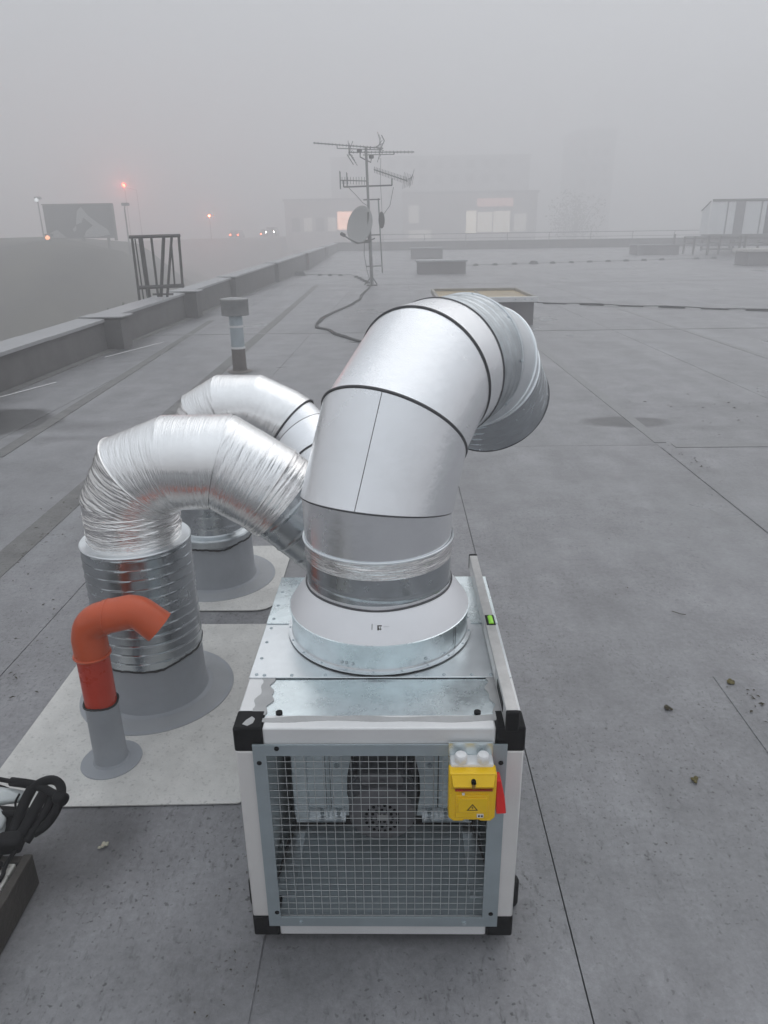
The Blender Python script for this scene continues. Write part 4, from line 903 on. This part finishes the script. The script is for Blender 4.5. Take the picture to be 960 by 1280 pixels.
for wdt, mm in ((.92, PW), (.09, PG), (.42, PW), (.58, PG), (.92, PW), (.09, PG), (.25, PW), (1.6, PD), (1.1, PW), (2.2, PG), (3, PW)):
    q = M(); q.box((xx+.008, YP, zlo), (xx+wdt-.008, YP+.095, zt0-.06)); child('panel', q, mm, pr)
    for j in range(int(wdt/.2)):
        q = M(); q.box((xx+.09+j*.2, YP-.025, zlo), (xx+.115+j*.2, YP-.002, zt0-.07)); child('cladding_rib', q, mm, pr)
    xx += wdt; k_ += 1
q = M(); q.prism([(X0_-.05, YP-.12), (33.2, YP-.12), (33.2, YP+6.2), (X0_+2.65, YP+6.2)], zt0, zt0+.09); child('roof_edge', q, STEELD, pr)
q = M(); q.prism_y([(X0_-.42, zlo), (X0_-.02, zlo), (X0_-.02, zt0-.1), (X0_-.42, 2.75)], YP+.2, YP+.28); child('side_wall', q, PW, pr)
q = M(); q.tube((X0_-.52, YP+.15, 2.68), (X0_-.02, YP+.15, zt0), .035, 6); child('roof_edge', q, STEELD, pr)
q = M(); q.box((X0_-.4, YP-.05, zlo-.10), (33, YP+.08, zlo-.005)); child('base_beam', q, GREYM, pr)
for i in range(8):
    x = X0_+.1+i*1.9; q = M(); q.box((x-.06, YP-.02, gz(YP)-.02), (x+.06, YP+.06, zlo-.102)); child('support_leg', q, STEELD, pr)
    q = M(); q.box((x-.06, YP+5.7, gz(YP+5.7)-.02), (x+.06, YP+5.8, zlo+.015)); child('support_leg', q, STEELD, pr)
sp = empty('sign_pole', (25.0, 59.3, 0), 'thin pole with two small dark plates left of the plant room', 'pole')
q = M(); q.tube((24.85, 59.3, -1), (24.95, 59.3, 3.7), .035, 6); child('pole', q, GREYM, sp)
q = M(); q.box((24.7, 59.2, 2.0), (25.25, 59.28, 2.45)); child('plate', q, STEELD, sp); q = M(); q.box((24.85, 59.2, 3.1), (25.15, 59.28, 3.4), rot=.3); child('plate', q, STEELD, sp)

# ------------------------------------------------------------------ town in the fog
def building(name, x0, x1, y, z1, label, mt, wins=(), lit=None, depth=14, z0=LOWZ-.2):
    t = empty(name, ((x0+x1)/2, y, z0), label, 'building')
    q = M(); q.box((x0, y, z0), (x1, y+depth, z1)); child('walls', q, mt, t, smooth=0)
    q = M(); q.box((x0-.2, y-.2, z1+.005), (x1+.2, y+depth+.2, z1+.35)); child('roof', q, PG, t, smooth=0)
    for (a, b, c, d, mm) in wins:
        q = M(); q.box((a, y-.06, c), (b, y-.005, d)); wq = child('window', q, PD if mm is None else mm, t, smooth=0)
        q = M(); q.box((a-.08, y-.12, c-.14), (b+.08, y-.065, c-.02)); sub('sill', q, COPING, wq)
    return t
def lit(name, c, s): return mat(name, (.5, .5, .5), .5, emis=c, estr=s, bump=0)
LITW = lit('lit shop window', (1, .90, .72), 1.2); LITV = lit('lit shop window dim', (1, .90, .74), .85); LITR = lit('lit red sign', (1, .45, .36), .7); LITO = lit('lit warm sign', (1, .52, .36), 3.2); LITP = lit('lit pale window', (1, .92, .8), .45)
FACADE = mat('fogged facade', (.38, .36, .35), .85, 0, .1, .4, .1); FACADE2 = mat('fogged facade dark', (.30, .30, .31), .85, 0, .1, .4, .1)
w1 = [(-16.2+i*1.9, -14.9+i*1.9, 2.2, 4.2, LITP if i in (1, 3, 4) else None) for i in range(6)]+[(-9.0, -6.2, 2.4, 5.0, LITO)]+[(-16.2+i*1.9, -15.0+i*1.9, -2.5, -.5, None) for i in range(7)]
building('shop_building', -17.2, -2.6, 120, 6.6, 'low shop building in the fog with a glowing warm orange front', FACADE, w1)
w2 = [(11.3, 12.9, 1.6, 4.9, LITW), (13.1, 15.4, 1.8, 4.7, LITV), (15.6, 18.2, 1.7, 4.8, LITV), (18.9, 20.8, 1.8, 4.4, LITP), (12.9, 18.6, 5.5, 6.7, LITR), (2.2, 3.8, 3.2, 5.8, LITP), (2.2, 5.8, .9, 2.2, LITP)]
building('supermarket', 1.4, 22.4, 121.5, 7.4, 'building with pale yellow lit windows and a red sign behind the far parapet', FACADE, w2)
w3 = [(-11+i*3.2, -9.4+i*3.2, z, z+1.6, None) for i in range(11) for z in (8.4, 11.2, 14.0)]
building('apartment_block', -13, 27.5, 160, 16.0, 'wide apartment block barely visible in the fog above the lit shops', FACADE2, w3)
w4 = [(41.2+i*2.4, 42.5+i*2.4, z, z+1.5, None) for i in range(3) for z in (5, 8, 11, 14, 17)]
building('tower_block', 40, 48.5, 175, 22, 'narrow tower block barely visible in the fog right of the apartment block', FACADE2, w4)
# billboard
bb = empty('billboard', (-22.5, 54, 0), 'large advertising billboard standing on the grassy bank beyond the left parapet', 'billboard')
BBD = mat('poster dark', (.03, .03, .034), .6, 0, .1, 1); BBL = mat('poster pale', (.36, .36, .36), .6, 0, .1, 1)
def bz(z): return CAM[2]+(z-CAM[2])*.68
def bxx(x): return x*.68
def bpart(n_, pts, y0_, y1_, m_): q = M(); q.prism_y([(bxx(x), bz(z)) for x, z in pts], y0_, y1_); child(n_, q, m_, bb, smooth=0)
bpart('panel', [(-36.95, 1.66), (-29.75, 1.66), (-29.75, 4.95), (-36.95, 4.95)], 54, 54.2, BBD)
bpart('poster_print', [(-33.7, 3.0), (-33.4, 4.3), (-32.9, 4.75), (-32.3, 3.9), (-31.3, 3.1), (-30.4, 2.5), (-30.2, 2.0), (-31.5, 1.8), (-33.0, 1.8), (-32.7, 2.4), (-31.9, 2.9), (-32.8, 3.7), (-33.1, 3.2)], 53.975, 53.995, BBL)
bpart('poster_print', [(-36.6, 2.2), (-35.8, 2.55), (-34.9, 1.75), (-36.7, 1.72)], 53.975, 53.995, BBL)
bpart('poster_print', [(-34.1, 2.6), (-33.7, 2.9), (-33.75, 2.5), (-34.0, 2.3)], 53.975, 53.995, BBL)
bpart('frame', [(-37.0, 4.97), (-29.6, 4.97), (-29.6, 5.06), (-37.0, 5.06)], 53.9, 54.25, STEELD)
bpart('frame', [(-29.74, 1.4), (-29.58, 1.4), (-29.58, 4.96), (-29.74, 4.96)], 53.9, 54.25, STEELD)
for x in (-36, -33.3, -30.6): bpart('support_post', [(x-.12, -3), (x+.12, -3), (x+.12, 4.6), (x-.12, 4.6)], 54.21, 54.4, STEELD)

# lamp posts and signals
def lamp(x, y, zt_, arm, label, head=None, cat='street lamp'):
    t = empty('street_lamp' if head is None else 'traffic_signal', (x, y, LOWZ), label, cat)
    q = M(); q.tube((x, y, LOWZ-1), (x, y, zt_), .09, 8, r2=.05); child('pole', q, STEELD, t)
    q = M(); q.poly_tube([(x, y, zt_-.05), (x+arm*.6, y, zt_+.25), (x+arm, y, zt_+.28)], .045, 6); child('arm', q, STEELD, t)
    q = M(); q.box((x+arm-.25, y-.18, zt_+.16), (x+arm+.25, y+.18, zt_+.36)); child('lamp_head', q, STEELD, t, bevel=.04)
    if head:
        q = M(); q.lathe([(.001, -.16), (.12, -.1), (.16, 0), (.12, .1), (.001, .16)], n=16); o = child('lamp_glass', q, head, t, smooth=60); o.location = Vector((x+arm, y-.3, zt_+.1))-t.location
    return t
lamp(-19.6, 55, 3.65, .1, 'single lamp post just right of the billboard')
lamp(-38.4, 115, 8.3, -1.8, 'taller faint lamp post with arm between billboard and ladder frame')
REDL = lit('red signal glass', (1, .03, .012), 160); REDS = lit('red signal glass small', (1, .10, .04), 200); ORL = lit('orange lamp glass', (1, .36, .16), 2.6); WHL = lit('headlight glass', (1, .95, .85), 60); TAILL = lit('tail light glass', (1, .14, .04), 40); SIGW = lit('pale lamp glass', (.9, .95, 1), 1.3)
lamp(-38.4, 110, 8.55, .05, 'tall mast with bright red warning light glowing in the fog', REDL, 'signal light')
for (lx, ly, lz, cc, pw_) in ((-38.35, 109.7, 8.65, (1, .10, .06), 4500), (-28.55, 117.7, 4.65, (1, .12, .08), 1300)):
    ld = bpy.data.lights.new('signal_glow', 'POINT'); ld.energy = pw_; ld.color = cc; ld.shadow_soft_size = .25
    lo = bpy.data.objects.new('signal_glow', ld); COL.objects.link(lo); lo.location = (lx, ly, lz)
lamp(-28.6, 118, 4.55, .05, 'lower post with a small red light left of the antenna mast', REDS, 'signal light')
lamp(-24.6, 53, 1.62, .05, 'low orange lamp glowing at the lower left corner of the billboard', ORL, 'signal light')
ls = lamp(-30.0, 64, 4.6, .05, 'faint white floodlight left of the billboard top', SIGW, 'floodlight')
def car(x, y, label, z, front):
    t = empty('parked_car' if False else 'car', (x, y, z), label, 'car')
    q = M(); q.prism_y([(-.85, .25), (-.88, .7), (-.72, .95), (-.55, 1.42), (.55, 1.42), (.72, .95), (.88, .7), (.85, .25)], -2.1, 2.1); CARP = mat('car paint', (.05, .05, .06), .3)
    sub('body', q, CARP, t, bevel=.05)
    for sx in (-.62, .62):
        q = M(); q.tube((sx, -2.13, .68), (sx, -2.08, .68), .11, 12); sub('headlight' if front else 'tail_light', q, WHL if front else TAILL, t)
        for sy in (-1.4, 1.3):
            q = M(); a, b = sorted((sx*1.2, sx*1.42)); q.tube((a, sy, .32), (b, sy, .32), .32, 14); sub('wheel', q, RUBBER, t)
    q = M(); q.box((-.55, -2.125, .95), (.55, -2.105, 1.35)); sub('windscreen', q, PD, t)
    return t
car(-20.0, 124, 'oncoming car with two white headlights between ladder frame and mast', 1.55, True)
car(-26.2, 126, 'dark car with dull red tail lights left of the oncoming headlights', 1.2, False)
car(-22.3, 132, 'dark car with red tail lights just left of the white headlights', 1.3, False)
rd = M(); rd.add([(-44, 106, -5.2), (-17.5, 106, -5.2), (-17.5, 119, 1.25), (-44, 119, 1.15), (-17.5, 140, 1.6), (-44, 140, 1.2), (-44, 156, -5.2), (-17.5, 156, -5.2)], [(0, 1, 2, 3), (3, 2, 4, 5), (5, 4, 7, 6), (1, 7, 4, 2), (0, 3, 5, 6)])
tag(obj('road_embankment', rd, mat('asphalt', (.05, .05, .05), .8), smooth=0), kind='structure')
# trees in the fog
def tree(x, y, h, r, label, seed, LOWZ=LOWZ):
    t = empty('tree', (x, y, LOWZ), label, 'tree'); rg = random.Random(seed)
    q = M(); q.tube((x, y, LOWZ-.3), (x+.2, y, LOWZ+h*.6), .22, 8, r2=.08); tr = child('trunk', q, STEELD, t)
    for i in range(9):
        a = rg.uniform(0, 6.28); z = LOWZ+h*rg.uniform(.35, .6); q = M(); q.tube((x+.1, y, z), (x+r*.8*cos(a), y+r*.8*sin(a), z+h*.3), .07, 5, r2=.02); sub('branch', q, STEELD, tr)
    q = M()
    for i in range(1500 if h > 5 else 700):
        a = rg.uniform(0, 6.28); e = math.acos(rg.uniform(-1, 1)); rr = r*rg.random()**.4*(1+.25*sin(3*a+seed))
        p = np.array([x+rr*sin(e)*cos(a), y+rr*sin(e)*sin(a), LOWZ+h*.68+rr*.95*cos(e)]); s = rg.uniform(.10, .28)
        u = np.array([rg.gauss(0, 1) for _ in range(3)]); u /= np.linalg.norm(u); v = np.cross(u, [rg.gauss(0, 1) for _ in range(3)]); v /= np.linalg.norm(v)+1e-9
        q.add([p-u*s, p+v*s*.5, p+u*s, p-v*s*.5], [(0, 1, 2, 3)])
    child('crown', q, mat('foliage', (.05, .055, .03), .8, 0, .3, 1), t, smooth=0)
tree(27.5, 118, 12.4, 4.2, 'round tree dim in the fog right of the lit windows', 3)
for (x, y, h, r_, lab, sd) in ((-12.6, 33, 1.9, 1.0, 'small bush at the foot of the bank beside the ladder frame', 9),):
    tree(x, y, h, r_, lab, sd, LOWZ=terrain_h(x, y))

# ------------------------------------------------------------------ equipment lying at the left edge of the photograph
pl = empty('pallet', (-1.25, -.2, 0), 'dark wet wooden pallet with peeling white top at the lower left corner', 'pallet')
def slab(n_, x0_, y0_, x1_, y1_, z0_, z1_, mt, b=.003):
    q = M(); rg = random.Random(int(x0_*999)+int(y0_*777)); j = lambda: rg.uniform(-.003, .003)
    q.prism([(x0_+j(), y0_+j()), (x1_+j(), y0_+j()), (x1_+j(), y1_+j()), (x0_+j(), y1_+j())], z0_, z1_); return child(n_, q, mt, pl, bevel=b)
slab('edge_board', -.948, -.80, -.921, .172, .005, .108, WOODD); slab('edge_board', -1.75, .147, -.950, .172, .005, .104, WOODD)
for yy in (-.78, -.40, -.06): slab('bearer', -1.7, yy, -.952, yy+.055, .005, .080, WOODD)
for i in range(5): slab('deck_board', -1.09-.15*i, -.80, -.952-.15*i, .143, .082, .106, PEEL if i < 2 else WOODD)
bg = empty('wrapped_bundle', (-1.16, .25, .11), 'white plastic wrapped bundle lying on the pallet at the left edge', 'bundle')
def blob(c, s, seed, n1=28, n2=18, rot=(0, 0, 0)):
    q = M(); vs = []; rg = random.Random(seed); ph = [rg.uniform(0, 6) for _ in range(6)]
    for i in range(n2+1):
        e = pi*i/n2
        for k in range(n1):
            a = 2*pi*k/n1; r = 1+.07*sin(3*a+ph[0])*sin(e)+.05*sin(5*e+ph[1])+.04*sin(7*a+3*e+ph[2])
            vs.append((s[0]*r*sin(e)*cos(a), s[1]*r*sin(e)*sin(a), s[2]*r*cos(e)))
    Rm = Matrix.Rotation(rot[2], 3, 'Z') @ Matrix.Rotation(rot[1], 3, 'Y')
    vs = [tuple(Rm @ Vector(v)+Vector(c)) for v in vs]
    q.add(vs, [(i*n1+k, (i+1)*n1+k, (i+1)*n1+(k+1) % n1, i*n1+(k+1) % n1) for i in range(n2) for k in range(n1)]); return q
child('bag', blob((-1.10, .215, .145), (.07, .085, .040), 2), BAGW, bg, smooth=80)
child('rolled_end', blob((-1.085, .320, .165), (.088, .026, .024), 4, rot=(0, .04, .02)), BAGW, bg, smooth=80)
child('bag', blob((-1.06, .24, .125), (.030, .05, .022), 6, rot=(0, 0, .3)), BAGW, bg, smooth=80)
child('bag', blob((-.985, .245, .125), (.020, .04, .018), 9, rot=(0, 0, -.3)), BAGW, bg, smooth=80)
q = M(); q.prism([(-1.35, .09), (-1.005, .10), (-1.0, .17), (-.97, .33), (-1.35, .36)], .1075, .1115); child('tray', q, BLACK, bg)
tf = empty('folding_trolley', (-.98, .25, .11), 'black tubular folding trolley frame with loop handle resting on the pallet', 'trolley')
def tubes(n_, pts, r_, k=10):
    P2 = [np.array(p, float) for p in pts]
    for _ in range(2):
        N2 = [P2[0]]
        for a, b in zip(P2[:-1], P2[1:]): N2 += [a*.75+b*.25, a*.25+b*.75]
        N2.append(P2[-1]); P2 = N2
    q = M(); q.poly_tube(P2, r_, k); return child(n_, q, BLACK, tf, smooth=60)
tubes('handle_bar', [(-1.22, .375, .205), (-1.10, .35, .20), (-1.02, .334, .198)], .0065)
tubes('handle_grip', [(-1.045, .337, .20), (-1.0, .330, .20), (-.96, .321, .20), (-.927, .305, .195), (-.885, .285, .19)], .0125)
tubes('loop_handle', [(-.985, .300, .185), (-.965, .322, .205), (-.925, .332, .215), (-.893, .318, .208), (-.884, .290, .190), (-.891, .262, .165), (-.911, .238, .140), (-.942, .225, .125)], .0125)
tubes('frame_tube', [(-.975, .315, .198), (-.989, .284, .172), (-.994, .243, .142), (-.995, .205, .122)], .0145)
tubes('frame_tube', [(-.935, .298, .195), (-.950, .269, .170), (-.962, .225, .142), (-.975, .185, .124)], .0150)
tubes('frame_tube', [(-.910, .295, .190), (-.922, .268, .160), (-.938, .235, .138), (-.952, .200, .122)], .0120)
tubes('frame_tube', [(-1.06, .268, .150), (-1.02, .268, .150), (-.985, .270, .150)], .0085)
tubes('strap', [(-1.10, .345, .185), (-1.05, .335, .175), (-1.03, .32, .168)], .003)
tubes('strap', [(-1.005, .300, .19), (-1.02, .29, .165), (-.995, .262, .15)], .003)
tubes('strap', [(-.99, .20, .125), (-1.03, .15, .118), (-1.02, .10, .113), (-.985, .06, .112), (-.99, .02, .111)], [.006, .008, .005, .007, .009, .006, .008, .004, .007, .006]+[.006]*30)
tubes('strap', [(-.96, .19, .125), (-.975, .13, .115), (-.96, .09, .112), (-.985, .04, .112)], .0055)
q = M(); q.tube((-.898, .290, .192), (-.868, .276, .189), .0185, 18); child('end_cap', q, BLACK, tf, bevel=.006)
q = M(); q.box((-1.02, .165, .108), (-.955, .215, .150), rot=.15); child('hinge_block', q, BLACK, tf, bevel=.010)
for i, (x, y, s_) in enumerate([(-.995, .125, .016), (-1.02, .08, .013), (-.975, .075, .012), (-1.0, .03, .012)]):
    child('strap_end', blob((x, y, .112), (s_, s_*1.4, .007), 20+i, 10, 8), BLACK, tf, smooth=80)

# ------------------------------------------------------------------ moss, twigs, litter
for i, (x, y, s, mt, lab) in enumerate([(.97, .56, .010, MOSS, 'yellowish moss clump nearest the lower right of the photo'), (1.02, .93, .010, LEAF, 'small brown moss clump to the right of the fan box corner'),
                                (-.80, .30, .009, mat('pale crumb', (.4, .38, .3), .8), 'pale crumb beside the dark pallet'), (1.31, 1.09, .012, MOSS, 'green moss tuft at the end of the short seam strip')]):
    q = M()
    rg = random.Random(i)
    for k in range(7):
        b = blob((x+rg.uniform(-1, 1)*s, y+rg.uniform(-1, 1)*s, .004+s*.25), (s*rg.uniform(.4, .8), s*rg.uniform(.4, .8), s*.35), 40+i*7+k, 8, 6); q.add(b.v, b.f)
    tag(obj('moss_clump', q, mt, smooth=40), lab, 'moss')
q = M(); rg = random.Random(11)
def bit(x, y, s, z=.004):
    a = rg.uniform(0, 6.28); l = s*rg.uniform(.6, 1.8); w_ = s*rg.uniform(.3, .7)
    q.add([(x-l*cos(a), y-l*sin(a), z), (x+w_*sin(a), y-w_*cos(a), z+s*.25), (x+l*cos(a), y+l*sin(a), z), (x-w_*sin(a), y+w_*cos(a), z+s*.4)], [(0, 1, 2, 3)])
for i in range(150):
    t = rg.random(); x = -2.15+rg.gauss(0, .10)+t*.0; y = .8+t*3.0; x = -1.88-(y-.5)*.055+rg.gauss(0, .13); bit(x, y, rg.uniform(.003, .009), .005)
for i in range(55): bit(-1.55+rg.gauss(0, .1), rg.uniform(.7, 1.8), rg.uniform(.004, .010))
for i in range(80): bit(rg.uniform(.7, 3.2), rg.uniform(-.3, 4.2), rg.uniform(.002, .006))
for i in range(22): bit(2.25+rg.gauss(0, .07), 4.0+rg.gauss(0, .15), rg.uniform(.004, .011))
for i in range(40): bit(1.36+rg.gauss(0, .03), rg.uniform(.6, 1.1), rg.uniform(.003, .008), .006)
for i in range(60): bit(-.37+rg.gauss(0, .05), rg.uniform(-.4, .3), rg.uniform(.0015, .004), .006)
for i in range(50): bit(rg.uniform(2.3, 4.6), rg.uniform(4.6, 7), rg.uniform(.006, .016))
tag(obj('leaf_litter', q, LEAF, smooth=0), kind='stuff')
q = M(); q.poly_tube([(.985, 1.02, .006), (1.0, 1.0, .012), (1.02, .995, .008)], .002, 5); q2 = M()
q2.poly_tube([(1.285, 1.64, .006), (1.302, 1.61, .012), (1.318, 1.612, .006), (1.332, 1.60, .010)], .0016, 5)
tag(obj('twig', q2, LEAF), 'tiny dark twig on the open roof right of the spirit level', 'twig')

# ------------------------------------------------------------------ haze
hz = M(); hz.box((-900, -900, LOWZ-1.0), (900, 900, 24))
HM = bpy.data.materials.new('haze'); HM.use_nodes = True; n = HM.node_tree; n.nodes.clear()
pv = n.nodes.new('ShaderNodeVolumePrincipled'); pv.inputs['Color'].default_value = (.968, .955, .958, 1); pv.inputs['Density'].default_value = .0185; pv.inputs['Anisotropy'].default_value = .25
ou = n.nodes.new('ShaderNodeOutputMaterial'); n.links.new(pv.outputs[0], ou.inputs['Volume'])
tag(obj('haze', hz, HM, smooth=0), kind='stuff')

# ------------------------------------------------------------------ groups of look-alikes
GROUPS = {'roof box': 'low hatch boxes on the roof', 'antenna': 'television antennas on the mast', 'cable': 'cables and conductors lying on the roof', 'duct': 'ducts at the fan unit', 'building': 'buildings in the fog',
          'car': 'cars on the foggy road', 'street lamp': 'lamp posts in the fog', 'signal light': 'small lamps glowing in the fog', 'moss': 'moss clumps on the roof', 'lath': 'laths lying near the parapet', 'wall': 'parapet walls round the roof', 'tree': 'trees and bushes in the fog'}
for o in SC.objects:
    if o.parent is None and 'category' in o and 'group' not in o and o['category'] in GROUPS: o['group'] = GROUPS[o['category']]
